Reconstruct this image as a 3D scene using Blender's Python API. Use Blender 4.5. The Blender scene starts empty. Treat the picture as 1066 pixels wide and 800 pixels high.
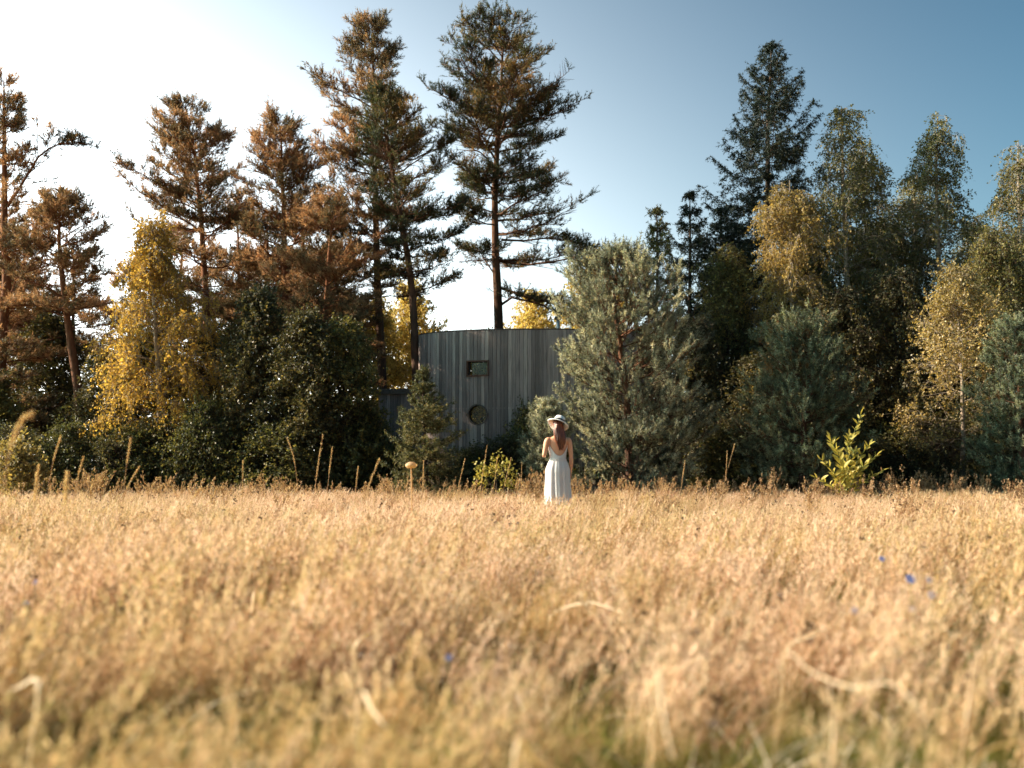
import bpy, math
import numpy as np
from mathutils import Vector, Matrix
R = math.radians
S = bpy.context.scene
COL = S.collection
rng = np.random.default_rng(7)

# ------------------------------------------------------------------ camera
CH = 1.05                       # camera height
F = 1100.0                      # focal length in photograph pixels (1066 wide)
TILT = math.atan(80 / F)
cam_d = bpy.data.cameras.new('camera')
cam = bpy.data.objects.new('camera', cam_d); COL.objects.link(cam)
cam.location = (0, 0, CH); cam.rotation_euler = (R(90) + TILT, 0, 0)
cam_d.sensor_width = 36; cam_d.lens = F / 1066 * 36
cam_d.clip_start = .05; cam_d.clip_end = 5000
cam_d.dof.use_dof = True; cam_d.dof.focus_distance = 21.0; cam_d.dof.aperture_fstop = 1.25
S.camera = cam

def at(u, v, Y):
    """world point at depth Y on the ray of photograph pixel (u, v)"""
    c, s = math.cos(TILT), math.sin(TILT)
    dy = F * c - (400 - v) * s; dz = F * s + (400 - v) * c
    k = Y / dy
    return np.array([(u - 533) * k, Y, CH + dz * k])

# ------------------------------------------------------------------ sky, sun
SUN_AZ, SUN_EL = R(-86), R(28)      # azimuth from +Y towards +X
sd = Vector((math.sin(SUN_AZ) * math.cos(SUN_EL), math.cos(SUN_AZ) * math.cos(SUN_EL), math.sin(SUN_EL)))
W = bpy.data.worlds.new('World'); S.world = W; W.use_nodes = True
nt = W.node_tree; nt.nodes.clear()
sky = nt.nodes.new('ShaderNodeTexSky'); sky.sky_type = 'NISHITA'; sky.sun_disc = False
sky.sun_elevation = SUN_EL; sky.sun_rotation = SUN_AZ
sky.air_density = 1.0; sky.dust_density = 3.0; sky.ozone_density = 1.0; sky.altitude = 200
def wn(t, **kw):
    x = nt.nodes.new('ShaderNode' + t)
    for k, v in kw.items(): setattr(x, k, v)
    return x
def wm(op, a, b=None):
    x = wn('Math', operation=op)
    for i, q in enumerate((a, b)):
        if q is None: continue
        if isinstance(q, (int, float)): x.inputs[i].default_value = q
        else: nt.links.new(q, x.inputs[i])
    return x.outputs[0]
# hazy autumn air: clear sky, whitening low down and towards the sun's side
SKY_G, SKY_T, HZ, HZE, HZP = 1.3, (.13, .46, .48), 92.0, .23, 5.8
HAZE_AZ = R(-62)               # the whitest part of the low sky
ga = wn('Gamma'); ga.inputs[1].default_value = SKY_G; nt.links.new(sky.outputs[0], ga.inputs[0])
ti = wn('Mix', data_type='RGBA', blend_type='MULTIPLY'); ti.inputs[0].default_value = 1; ti.inputs[7].default_value = (*SKY_T, 1); tm = wn('Mix', data_type='RGBA'); tm.inputs[6].default_value = (*SKY_T, 1); tm.inputs[7].default_value = (.42, .60, .52, 1)
nt.links.new(tm.outputs[2], ti.inputs[7])
nt.links.new(ga.outputs[0], ti.inputs[6])
tcw = wn('TexCoord'); dt = wn('VectorMath', operation='DOT_PRODUCT'); nt.links.new(tcw.outputs['Generated'], dt.inputs[0])
dt.inputs[1].default_value = (math.sin(HAZE_AZ), math.cos(HAZE_AZ), 0)
sx = wn('SeparateXYZ'); nt.links.new(tcw.outputs['Generated'], sx.inputs[0])
up_ = wm('MAXIMUM', sx.outputs[2], 0.0)
nt.links.new(wm('MULTIPLY', wm('POWER', 2.718, wm('MULTIPLY', up_, -9.0)), .8), tm.inputs[0])      # less blue low down
az_ = wm('POWER', wm('ADD', wm('MULTIPLY', dt.outputs['Value'], .5), .5), HZP)
hz = wm('MULTIPLY', wm('MULTIPLY', wm('ADD', az_, .012), wm('POWER', 2.718, wm('MULTIPLY', up_, -1 / HZE))), HZ)
hc = wn('Mix', data_type='RGBA', blend_type='MULTIPLY'); hc.inputs[0].default_value = 1; hc.inputs[6].default_value = (1, .985, .95, 1)
nt.links.new(hz, hc.inputs[7])
ad = wn('Mix', data_type='RGBA', blend_type='ADD'); ad.inputs[0].default_value = 1
nt.links.new(ti.outputs[2], ad.inputs[6]); nt.links.new(hc.outputs[2], ad.inputs[7])
bg = nt.nodes.new('ShaderNodeBackground'); bg.inputs[1].default_value = .062
wo = nt.nodes.new('ShaderNodeOutputWorld')
nt.links.new(ad.outputs[2], bg.inputs[0]); nt.links.new(bg.outputs[0], wo.inputs[0])
sl = bpy.data.lights.new('sun', 'SUN'); sl.energy = 5.0; sl.angle = R(.6); sl.color = (1, .80, .61)
sun = bpy.data.objects.new('sun', sl); COL.objects.link(sun)
sun.rotation_euler = sd.to_track_quat('Z', 'Y').to_euler(); sun.location = (-30, 5, 40)
S.view_settings.view_transform = 'Standard'; S.view_settings.look = 'None'
S.view_settings.exposure = 1.3; S.view_settings.gamma = 1; S.view_settings.use_curve_mapping = False
S.cycles.max_bounces = 7; S.cycles.diffuse_bounces = 5; S.cycles.glossy_bounces = 2
S.cycles.transmission_bounces = 4; S.cycles.transparent_max_bounces = 6; S.cycles.caustics_reflective = False
S.cycles.caustics_refractive = False; S.cycles.use_denoising = True; S.cycles.sample_clamp_indirect = 6

# ------------------------------------------------------------------ materials
def new_mat(name):
    m = bpy.data.materials.new(name); m.use_nodes = True
    n = m.node_tree; n.nodes.clear()
    return m, n, n.nodes.new('ShaderNodeOutputMaterial')
def nd(n, typ, **kw):
    x = n.nodes.new('ShaderNode' + typ)
    for k, v in kw.items():
        if k == 'inp':
            for i, val in v.items(): x.inputs[i].default_value = val
        else: setattr(x, k, v)
    return x
def ramp(n, stops):
    r = n.nodes.new('ShaderNodeValToRGB'); e = r.color_ramp.elements
    e[0].position, e[0].color = stops[0][0], (*stops[0][1], 1)
    e[1].position, e[1].color = stops[-1][0], (*stops[-1][1], 1)
    for p, c in stops[1:-1]:
        k = e.new(p); k.color = (*c, 1)
    return r
def leaf_mat(name, stops, trans=.4, rough=.5, spec=.25, attr='tint', atype='GEOMETRY', tmul=(1.25, 1.2, .7)):
    m, n, o = new_mat(name)
    a = nd(n, 'Attribute', attribute_name=attr, attribute_type=atype)
    r = ramp(n, stops); n.links.new(a.outputs['Fac'], r.inputs[0])
    p = nd(n, 'BsdfPrincipled', inp={'Roughness': rough, 'Specular IOR Level': spec})
    n.links.new(r.outputs[0], p.inputs['Base Color'])
    mu = nd(n, 'Mix', data_type='RGBA', blend_type='MULTIPLY', inp={0: 1.0}); mu.inputs[7].default_value = (*tmul, 1)
    n.links.new(r.outputs[0], mu.inputs[6])
    t = nd(n, 'BsdfTranslucent'); n.links.new(mu.outputs[2], t.inputs[0])
    x = nd(n, 'MixShader', inp={0: trans})
    n.links.new(p.outputs[0], x.inputs[1]); n.links.new(t.outputs[0], x.inputs[2]); n.links.new(x.outputs[0], o.inputs[0])
    return m
def bark_mat(name, low, high, z0, z1, scale=9, stretch=.25, bump=.6):
    m, n, o = new_mat(name)
    tc = nd(n, 'TexCoord'); mp = nd(n, 'Mapping'); mp.inputs['Scale'].default_value = (1, 1, stretch)
    n.links.new(tc.outputs['Object'], mp.inputs[0])
    no = nd(n, 'TexNoise', inp={'Scale': scale, 'Detail': 5, 'Roughness': .65}); n.links.new(mp.outputs[0], no.inputs[0])
    vo = nd(n, 'TexVoronoi', feature='DISTANCE_TO_EDGE', inp={'Scale': scale * 1.3}); n.links.new(mp.outputs[0], vo.inputs[0])
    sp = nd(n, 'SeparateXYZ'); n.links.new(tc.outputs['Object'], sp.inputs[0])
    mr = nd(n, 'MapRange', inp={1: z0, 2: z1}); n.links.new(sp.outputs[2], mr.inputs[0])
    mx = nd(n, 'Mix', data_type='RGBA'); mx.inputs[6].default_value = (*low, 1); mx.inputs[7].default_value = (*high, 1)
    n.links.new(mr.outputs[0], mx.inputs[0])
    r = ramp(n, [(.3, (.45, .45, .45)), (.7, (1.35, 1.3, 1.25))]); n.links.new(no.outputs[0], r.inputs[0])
    mu = nd(n, 'Mix', data_type='RGBA', blend_type='MULTIPLY', inp={0: 1.0})
    n.links.new(mx.outputs[2], mu.inputs[6]); n.links.new(r.outputs[0], mu.inputs[7])
    p = nd(n, 'BsdfPrincipled', inp={'Roughness': .9, 'Specular IOR Level': .15}); n.links.new(mu.outputs[2], p.inputs['Base Color'])
    b = nd(n, 'Bump', inp={'Strength': bump, 'Distance': .03}); n.links.new(vo.outputs[0], b.inputs['Height']); n.links.new(b.outputs[0], p.inputs['Normal'])
    n.links.new(p.outputs[0], o.inputs[0])
    return m
def plain(name, col, rough=.7, spec=.3, metal=0, var=.0, scale=20):
    m, n, o = new_mat(name)
    p = nd(n, 'BsdfPrincipled', inp={'Roughness': rough, 'Specular IOR Level': spec, 'Metallic': metal, 'Base Color': (*col, 1)})
    if var:
        tc = nd(n, 'TexCoord'); no = nd(n, 'TexNoise', inp={'Scale': scale, 'Detail': 4}); n.links.new(tc.outputs['Object'], no.inputs[0])
        r = ramp(n, [(.3, tuple(c * (1 - var) for c in col)), (.7, tuple(min(1, c * (1 + var)) for c in col))])
        n.links.new(no.outputs[0], r.inputs[0]); n.links.new(r.outputs[0], p.inputs['Base Color'])
    n.links.new(p.outputs[0], o.inputs[0])
    return m

M = {}
M['needle_warm'] = leaf_mat('old_pine_needles_sunlit_mix', [(0, (.04, .046, .034)), (.35, (.13, .115, .065)), (.62, (.40, .26, .14)), (1, (.68, .44, .26))], .42, tmul=(1.2, 1.0, .75))  # orange end paints in sunlit needles, dark end the unlit ones
M['needle_cool'] = leaf_mat('old_pine_needles_green', [(0, (.022, .034, .028)), (.5, (.065, .078, .045)), (.75, (.20, .14, .06)), (1, (.42, .24, .10))], .35)
M['needle_young'] = leaf_mat('young_pine_needles', [(0, (.05, .062, .052)), (.3, (.18, .20, .155)), (.6, (.38, .40, .30)), (.88, (.68, .66, .50)), (1, (.38, .26, .14))], .42, tmul=(1.2, 1.1, .75))
M['needle_young_dark'] = leaf_mat('young_pine_needles_deep', [(0, (.04, .056, .045)), (.4, (.14, .18, .125)), (.65, (.28, .32, .22)), (.9, (.5, .52, .36)), (1, (.34, .20, .09))], .38)
M['spruce'] = leaf_mat('spruce_needles', [(0, (.012, .022, .024)), (.6, (.032, .045, .034)), (1, (.13, .105, .04))], .2)
M['spruce_small'] = leaf_mat('small_spruce_needles', [(0, (.03, .036, .022)), (.55, (.10, .105, .05)), (1, (.42, .34, .16))], .3)
M['gold'] = leaf_mat('golden_birch_leaves', [(0, (.16, .11, .03)), (.5, (.44, .29, .075)), (1, (.74, .50, .14))], .5)
M['olive_gold'] = leaf_mat('olive_gold_leaves', [(0, (.09, .08, .03)), (.5, (.27, .20, .075)), (1, (.58, .42, .16))], .45)
M['olive'] = leaf_mat('olive_leaves', [(0, (.045, .05, .022)), (.5, (.125, .125, .045)), (1, (.40, .32, .10))], .4, spec=.5)
M['dark_leaf'] = leaf_mat('dark_leaves', [(0, (.03, .034, .02)), (.5, (.098, .09, .04)), (.8, (.27, .21, .08)), (1, (.50, .37, .13))], .38, spec=.5)
M['silver_leaf'] = leaf_mat('aspen_leaves', [(0, (.10, .085, .04)), (.5, (.34, .26, .10)), (.8, (.60, .44, .15)), (1, (.75, .70, .55))], .4, spec=.6)
M['yellow_leaf'] = leaf_mat('yellow_green_leaves', [(0, (.22, .22, .05)), (.5, (.46, .40, .08)), (1, (.72, .58, .16))], .4, spec=.5, tmul=(1.1, 1., .7))
M['yellow_far'] = leaf_mat('far_yellow_leaves', [(0, (.25, .19, .07)), (.5, (.52, .40, .15)), (1, (.78, .62, .27))], .5)
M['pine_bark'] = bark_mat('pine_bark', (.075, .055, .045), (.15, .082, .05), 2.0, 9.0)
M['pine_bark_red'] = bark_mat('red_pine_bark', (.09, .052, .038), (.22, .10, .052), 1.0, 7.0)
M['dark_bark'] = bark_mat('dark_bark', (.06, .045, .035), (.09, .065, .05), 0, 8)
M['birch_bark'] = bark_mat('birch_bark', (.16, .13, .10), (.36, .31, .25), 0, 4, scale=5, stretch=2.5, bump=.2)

# ------------------------------------------------------------------ object helpers
def tag(o, label=None, cat=None, group=None, kind=None):
    if label: o['label'] = label
    if cat: o['category'] = cat
    if group: o['group'] = group
    if kind: o['kind'] = kind
    return o
def empty(name, loc, rz=0, **kw):
    o = bpy.data.objects.new(name, None); COL.objects.link(o); o.location = tuple(float(c) for c in loc); o.rotation_euler = (0, 0, rz)
    o.empty_display_size = .2
    return tag(o, **kw)
def link(name, me, parent=None, loc=(0, 0, 0)):
    o = bpy.data.objects.new(name, me); COL.objects.link(o); o.location = loc
    if parent: o.parent = parent
    return o
def trimesh(name, V, T, mats, mi=None, tint=None, smooth=False):
    me = bpy.data.meshes.new(name)
    V = np.asarray(V, np.float32).reshape(-1, 3); T = np.asarray(T, np.int32).reshape(-1, 3)
    me.vertices.add(len(V)); me.vertices.foreach_set('co', V.ravel())
    me.loops.add(T.size); me.loops.foreach_set('vertex_index', T.ravel())
    me.polygons.add(len(T)); me.polygons.foreach_set('loop_start', np.arange(0, T.size, 3, dtype=np.int32))
    for m in mats: me.materials.append(m)
    if mi is not None: me.polygons.foreach_set('material_index', np.asarray(mi, np.int32))
    if smooth: me.polygons.foreach_set('use_smooth', np.ones(len(T), bool))
    if tint is not None:
        a = me.attributes.new('tint', 'FLOAT', 'POINT'); a.data.foreach_set('value', np.asarray(tint, np.float32))
    me.update(calc_edges=True)
    return me
def pymesh(name, V, Fs, mats, mi=None, smooth=False):
    me = bpy.data.meshes.new(name); me.from_pydata([tuple(map(float, v)) for v in V], [], [tuple(int(i) for i in f) for f in Fs])
    for m in (mats if isinstance(mats, (list, tuple)) else [mats]): me.materials.append(m)
    if mi is not None: me.polygons.foreach_set('material_index', np.asarray(mi, np.int32))
    if smooth: me.polygons.foreach_set('use_smooth', np.ones(len(Fs), bool))
    me.update()
    return me
def unit(v): return v / np.maximum(np.linalg.norm(v, axis=-1, keepdims=True), 1e-9)
def frames(t):
    ref = np.where(np.abs(t[..., 2:3]) > .9, np.array([1., 0, 0]), np.array([0, 0, 1.]))
    a = unit(np.cross(t, ref)); return a, np.cross(t, a)
def tubes(P, Rr, sides=4):
    """P (N,K,3) centre lines, Rr (N,K) radii -> verts, tris"""
    N, K, _ = P.shape
    t = unit(np.gradient(P, axis=1)); a, b = frames(t)
    if K > 2:                                    # one frame along the strand keeps it from twisting
        a0 = a[:, :1]; a = unit(a0 - t * (a0 * t).sum(-1, keepdims=True)); b = np.cross(t, a)
    th = np.arange(sides) / sides * 2 * math.pi
    V = P[:, :, None] + Rr[:, :, None, None] * (np.cos(th)[None, None, :, None] * a[:, :, None] + np.sin(th)[None, None, :, None] * b[:, :, None])
    idx = np.arange(N * K * sides).reshape(N, K, sides); nx = np.roll(idx, -1, 2)
    q = np.stack([idx[:, :-1], nx[:, :-1], nx[:, 1:], idx[:, 1:]], -1).reshape(-1, 4)
    T = np.concatenate([q[:, [0, 1, 2]], q[:, [0, 2, 3]]])
    return V.reshape(-1, 3), T
def curves(s, d, L, bend, K, wob=0., g=rng):
    """strands: start s, direction d, length L, bend vector added as t^2"""
    t = np.linspace(0, 1, K)[None, :, None]; L = np.asarray(L)[:, None, None]
    P = s[:, None] + d[:, None] * L * t + bend[:, None] * L * t ** 2
    if wob: 
        w = g.normal(size=P.shape); w[:, 0] = 0; P = P + np.cumsum(w, 1) * L * wob / math.sqrt(K)
    return P
def sample(P, idx, t):
    K = P.shape[1]; f = t * (K - 1); i = np.minimum(f.astype(int), K - 2); w = (f - i)[:, None]
    a, b = P[idx, i], P[idx, i + 1]
    return a * (1 - w) + b * w, unit(b - a)
def kids(P, n, t0, t1, ang, g, flat=0., up=0., jit=.25):
    """n children on each strand: returns parent index, t, start, direction. flat 1 = side branches kept in the horizontal"""
    n = np.maximum(np.round(n).astype(int), 0); idx = np.repeat(np.arange(len(P)), n)
    t = g.uniform(t0, t1, len(idx)); s, tg = sample(P, idx, t)
    a, b = frames(tg); ph = g.uniform(0, 2 * math.pi, len(idx))
    side = np.cos(ph)[:, None] * a + np.sin(ph)[:, None] * b
    hz = unit(np.cross(tg, np.array([0, 0, 1.]))) * np.where(g.random(len(idx)) < .5, 1, -1)[:, None]
    side = unit(side * (1 - flat) + hz * flat)
    an = ang * (1 + g.normal(size=len(idx)) * jit)
    d = unit(tg * np.cos(an)[:, None] + side * np.sin(an)[:, None] + np.array([0, 0, up]))
    return idx, t, s, d
def clump(p, sc, seed):
    g = np.random.default_rng(seed); v = np.zeros(len(p))
    for k in range(6):
        w = g.normal(size=3) * sc; v += np.sin(p @ w + g.uniform(0, 6.28))
    return v / 6 * .9 + .5
def blades(P, M_, length, width, ang, g, t0=0., t1=1., up=0., droop=0.):
    """needles or single-triangle leaves along the strands"""
    N = len(P); idx = np.repeat(np.arange(N), M_); t = g.uniform(t0, t1, len(idx)); s, tg = sample(P, idx, t)
    a, b = frames(tg); ph = g.uniform(0, 6.2832, len(idx)); an = ang * (1 + g.normal(size=len(idx)) * .3)
    side = np.cos(ph)[:, None] * a + np.sin(ph)[:, None] * b
    d = unit(tg * np.cos(an)[:, None] + side * np.sin(an)[:, None] + np.array([0, 0, up - droop]))
    w = unit(np.cross(d, g.normal(size=d.shape))) * (width * .5 * g.uniform(.7, 1.3, len(idx)))[:, None]
    L = (length * g.uniform(.7, 1.25, len(idx)))[:, None]
    V = np.stack([s - w, s + w, s + d * L], 1).reshape(-1, 3)
    T = np.arange(len(V)).reshape(-1, 3)
    return V, T, np.repeat(idx, 3)
def leaves(s, d, size, asp, g):
    """diamond leaves, creased a little"""
    n = len(s); sz = (size * g.uniform(.6, 1.3, n))[:, None]
    w = unit(np.cross(d, g.normal(size=d.shape))); nn = np.cross(d, w)
    mid = s + d * sz * .5
    V = np.stack([s, mid + w * sz * asp * .5 + nn * sz * .08, s + d * sz, mid - w * sz * asp * .5 + nn * sz * .08], 1).reshape(-1, 3)
    q = np.arange(n * 4).reshape(-1, 4)
    return V, np.concatenate([q[:, [0, 1, 2]], q[:, [0, 2, 3]]])
def ribbons(P, w, g):
    """each thin twig as one long triangle"""
    s, e = P[:, 0], P[:, -1]; a = unit(np.cross(e - s, g.normal(size=s.shape))) * w
    V = np.stack([s - a, s + a, e], 1).reshape(-1, 3)
    return V, np.arange(len(V)).reshape(-1, 3)
class Acc:
    def __init__(s): s.V, s.T, s.mi, s.ti, s.n = [], [], [], [], 0
    def add(s, V, T, mi, ti):
        s.V.append(V); s.T.append(T + s.n); s.mi.append(np.full(len(T), mi)); s.ti.append(np.broadcast_to(ti, (len(V),)).astype(np.float32)); s.n += len(V)
    def mesh(s, name, mats, smooth=False):
        return trimesh(name, np.concatenate(s.V), np.concatenate(s.T), mats, np.concatenate(s.mi), np.concatenate(s.ti), smooth)

# ------------------------------------------------------------------ trees
TREES = []
def tree(name, label, cat, group, u, Y, trunk, prof, kind, leaf, bark, r0=.15, n1=50, dens=1., limbs=False, seed=0, zb=None, extra=None, meshes=None, dead=0, tintb=0., tmax=1., lsize=None):
    """trunk: photograph pixels [(u, v), ...] from low to high; prof: [(v, left px, right px)] of the crown outline.
    Everything is turned into metres at depth Y, then grown as a real 3D tree."""
    g = np.random.default_rng(seed)
    base = at(u, 480, Y); base[2] = 0
    root = empty(name, base, label=label, cat=cat, group=group)
    tp = np.array([at(a, b, Y) for a, b in trunk]) - base
    tp = np.vstack([[tp[0, 0] * .6 if tp[0, 2] > .5 else tp[0, 0], 0, -.1], tp]) if tp[0, 2] > .1 else tp
    H = tp[-1, 2]
    zz = np.linspace(-.1, H, 15)
    tx = np.interp(zz, tp[:, 2], tp[:, 0]); ty = np.cumsum(g.normal(size=15)) * .035 * H / 15; ty[:2] = 0
    tx = tx + g.normal(size=15) * .012 * np.minimum(1, zz / 2 + .1)
    TP = np.stack([tx, ty, zz], 1)[None]
    tr = r0 * (1 - np.linspace(0, 1, 15)) ** .75 + .012; tr[0] *= 1.25
    V, T = tubes(TP, tr[None], 9)
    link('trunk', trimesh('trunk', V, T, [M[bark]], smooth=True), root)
    pz = np.array([at(u, p[0], Y)[2] for p in prof]); k = Y / F
    o = np.argsort(pz); pz = pz[o]; pl = np.array([(u_at(trunk, prof[i][0]) - prof[i][1]) for i in o]) * k; pr = np.array([(prof[i][2] - u_at(trunk, prof[i][0])) for i in o]) * k
    if kind == 'pine': pl, pr = pl * 1.1 + .08, pr * 1.1 + .08
    z0 = pz[0] if zb is None else zb
    if kind in ('spruce', 'young'):
        nw = max(4, n1 // 6); zs = np.repeat(np.linspace(z0, H * .985, nw), 6) + g.normal(size=nw * 6) * (.02 if kind == 'young' else .06)
    else:
        zs = z0 + (H * .985 - z0) * (np.sort(g.random(n1)) ** .85)
    n = len(zs); ph = np.arange(n) * 2.39996 + g.normal(size=n) * .35
    f = np.clip((zs - z0) / (H - z0 + 1e-6), 0, 1)
    el = {'pine': -.05 + .75 * f, 'spruce': -.12 + .75 * f ** 1.3, 'young': .05 + .55 * f, 'birch': .35 + .6 * f, 'bush': .1 + .8 * f}[kind]
    el = el + g.normal(size=n) * .09
    def ext(z):
        Lx, Rx = np.interp(z, pz, pl), np.interp(z, pz, pr); c = np.cos(ph)
        mid = (np.maximum(Lx, .05) + np.maximum(Rx, .05)) * .5
        return np.maximum(np.where(c > 0, Rx, Lx), .04) * c ** 2 + mid * (1 - c ** 2)
    e0 = ext(zs); rise = e0 * np.tan(np.clip(el, -.3, .85)) * .75
    e = np.minimum(ext(np.minimum(zs + rise, H * 1.02)), 1.35 * e0 + .3) * (1 + g.normal(size=n) * (.2 if kind == 'birch' else .09)) * g.choice([1, 1, 1, .72], n)
    e = np.maximum(e, .08)
    if kind == 'pine': e = np.minimum(e, (H - zs) * 1.1 + .22)
    e = np.minimum(e, np.maximum((H * 1.01 - zs) / np.maximum(np.sin(np.clip(el, .15, 1)), .15) * 1.15, .12)) if kind in ('young', 'bush', 'birch') else e
    L = e / np.cos(np.clip(el, -.3, 1.0)) * (.95 if kind in ('pine', 'spruce') else .88)
    s, _ = sample(TP, np.zeros(n, int), np.clip((zs + .1) / (H + .1), 0, 1))
    d = np.stack([np.cos(ph) * np.cos(el), np.sin(ph) * np.cos(el), np.sin(el)], 1)
    bz = {'pine': .10, 'spruce': .12, 'young': .2, 'birch': -.3, 'bush': -.05}[kind]
    bend = np.zeros((n, 3)); bend[:, 2] = bz
    K = 9; P1 = curves(s, d, L, bend, K, wob=.05 if kind != 'spruce' else .015, g=g)
    if kind == 'spruce': P1[:, :, 2] -= (np.sin(np.linspace(0, math.pi, K)) * .13)[None] * L[:, None]
    if extra:                                     # hand-placed limbs: [(z-start v, [(u, v, dy)...])]
        ex = []
        for pts in extra:
            q = np.array([at(a, b, Y + c) - base for a, b, c in pts]); tt = np.linspace(0, 1, len(q)); t2 = np.linspace(0, 1, K)
            ex.append(np.stack([np.interp(t2, tt, q[:, j]) for j in range(3)], 1))
        ex = np.array(ex); P1 = np.concatenate([P1, ex]); L = np.concatenate([L, np.linalg.norm(np.diff(ex, axis=1), axis=2).sum(1)]); n = len(P1)
    tf = np.linspace(1, .12, K)[None]
    r1 = (.008 + .0115 * L)[:, None] * tf * {'pine': 1., 'spruce': .7, 'young': .7, 'birch': .75, 'bush': .7}[kind]
    A = Acc()
    if limbs:
        for i in range(n):
            V, T = tubes(P1[i:i + 1], r1[i:i + 1], 5)
            link('limb', trimesh('limb', V, T, [M[bark]], smooth=True), root)
    else:
        V, T = tubes(P1, r1, 4); A.add(V, T, 1, .5)
    gz = np.array([0, 0, 1.])
    if kind == 'pine':
        i2, t2, s2, d2 = kids(P1, (7 + 10.5 * L) * dens, .16, 1., R(54), g, flat=.88, up=.06)
        L2 = (.30 * L[i2] * (1.15 - t2) + .24) * g.uniform(.5, 1.35, len(i2))
        P2 = curves(s2, d2, L2, np.tile(gz * .06, (len(i2), 1)), 4, .07, g)
        ok = clump(s2 + base, 2.1, seed + 5) + g.normal(size=len(s2)) * .12 > .34
        V, T = tubes(P2[:, ::3], np.array([[1, .35]]) * (.005 + .008 * L2)[:, None], 3); A.add(V, T, 1, .5)
        P2, L2 = P2[ok], L2[ok]
        i3, t3, s3, d3 = kids(P2, 3 + 8.5 * L2, .15, 1., R(42), g, flat=.2, up=.4)
        L3 = g.uniform(.14, .30, len(i3)); P3 = curves(s3, d3, L3, np.tile(gz * .15, (len(i3), 1)), 3, 0, g)
        V, T = ribbons(P3, .008, g); A.add(V, T, 1, .5)
        V, T, own = blades(P3, 11, .11, .021, R(38), g, .2, 1.)
        ti = clump(s3 + base, 1.3, seed) * .6 + g.normal(size=len(s3)) * .12 + .18 + tintb
        A.add(V, T, 0, np.clip(np.minimum(ti[own] + np.repeat(g.normal(size=len(own) // 3), 3) * .08, tmax), 0, 1))
    elif kind == 'spruce':
        i2, t2, s2, d2 = kids(P1, (4 + 9 * L) * dens, .12, .97, R(52), g, flat=.92, up=-.05)
        L2 = (.30 * L[i2] * (1.1 - t2) + .10) * g.uniform(.7, 1.2, len(i2)); bz2 = -.25 if H > 6 else -.02
        P2 = curves(s2, d2, L2, np.tile(gz * bz2, (len(i2), 1)), 4, .03, g)
        V, T = tubes(P2, np.linspace(1, .3, 4)[None] * (.003 + .006 * L2)[:, None], 3); A.add(V, T, 1, .4)
        i3, t3, s3, d3 = kids(P2, 1 + 9 * L2, .1, 1., R(45), g, flat=.5, up=-.35 if H > 6 else .05)
        L3 = g.uniform(.10, .26, len(i3)) * (1 if H > 6 else .55); P3 = curves(s3, d3, L3, np.tile(gz * (-.2 if H > 6 else 0), (len(i3), 1)), 3, 0, g)
        nb = 9 if H > 6 else 8; bl, bw = (.085, .027) if H > 6 else (.05, .018)
        for PP, m in ((P3, nb), (P2, int(nb * 1.3)), (P1, nb * 4)):
            V, T, own = blades(PP, m, bl, bw, R(55), g, .15, 1.)
            ti = .35 + clump(PP[:, 0] + base, 1.5, seed) * .3 + g.normal(size=len(PP)) * .13 + tintb
            A.add(V, T, 0, np.clip(np.minimum(ti[own], tmax), 0, 1))
    elif kind == 'young':
        i2, t2, s2, d2 = kids(P1, (5 + 5.5 * L) * dens, .15, .95, R(48), g, flat=.45, up=.25)
        L2 = (.33 * L[i2] * (1.15 - t2) + .18) * g.uniform(.7, 1.2, len(i2))
        P2 = curves(s2, d2, L2, np.tile(gz * .22, (len(i2), 1)), 4, .04, g)
        V, T = tubes(P2[:, ::3], np.array([[1, .4]]) * (.004 + .007 * L2)[:, None], 3); A.add(V, T, 1, .5)
        P1e = P1[:, 5:]; P1e = P1e[:, [0, 1, 2, 3]]
        PB = np.concatenate([P2, P1e]); LB = np.concatenate([L2, L * .4])
        i3, t3, s3, d3 = kids(PB, 1.2 + 3.6 * LB, .3, 1., R(36), g, flat=0, up=.6)
        tips = PB[:, -1]; td = unit(unit(PB[:, -1] - PB[:, -2]) + gz * .4 + g.normal(size=tips.shape) * .2)
        s3 = np.concatenate([s3, tips]); d3 = np.concatenate([d3, td])
        rad_ = s3 * [1, 1, 0]; d3 = unit(d3 * .7 + unit(rad_) * .4 + gz * .2 + g.normal(size=s3.shape) * .12); L3 = g.uniform(.12, .27, len(s3)); P3 = curves(s3, d3, L3, np.tile(gz * .12, (len(s3), 1)), 3, 0, g)
        V, T = ribbons(P3, .008, g); A.add(V, T, 1, .6)
        V, T, own = blades(P3, 27, .085, .0155, R(56), g, .0, 1.)
        ti = .25 + clump(s3 + base, 1.6, seed) * .4 + g.normal(size=len(s3)) * .24 + tintb
        A.add(V, T, 0, np.clip(np.minimum(ti[own] + np.repeat(g.normal(size=len(own) // 3), 3) * .07, tmax), 0, 1))
    else:
        we = kind == 'birch'
        i2, t2, s2, d2 = kids(P1, (5 + 5 * L) * dens, .12, 1., R(45), g, flat=.2, up=.1)
        L2 = (.38 * L[i2] * (1.15 - t2) + .25) * g.uniform(.6, 1.25, len(i2))
        P2 = curves(s2, d2, L2, np.tile(gz * (-.45 if we else -.1), (len(i2), 1)), 5, .05, g)
        V, T = tubes(P2[:, ::2], np.array([[1, .65, .3]]) * (.003 + .006 * L2)[:, None], 3); A.add(V, T, 1, .5)
        ok = clump(s2 + base, 1.6, seed + 5) + g.normal(size=len(s2)) * .15 > .12
        P2, L2 = P2[ok], L2[ok]
        i3, t3, s3, d3 = kids(P2, 2 + 5 * L2, .15, 1., R(50), g, flat=0, up=-.55 if we else .05)
        L3 = g.uniform(.2, .5, len(i3)); P3 = curves(s3, d3, L3, np.tile(gz * (-.7 if we else -.1), (len(i3), 1)), 4, .04, g)
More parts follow.
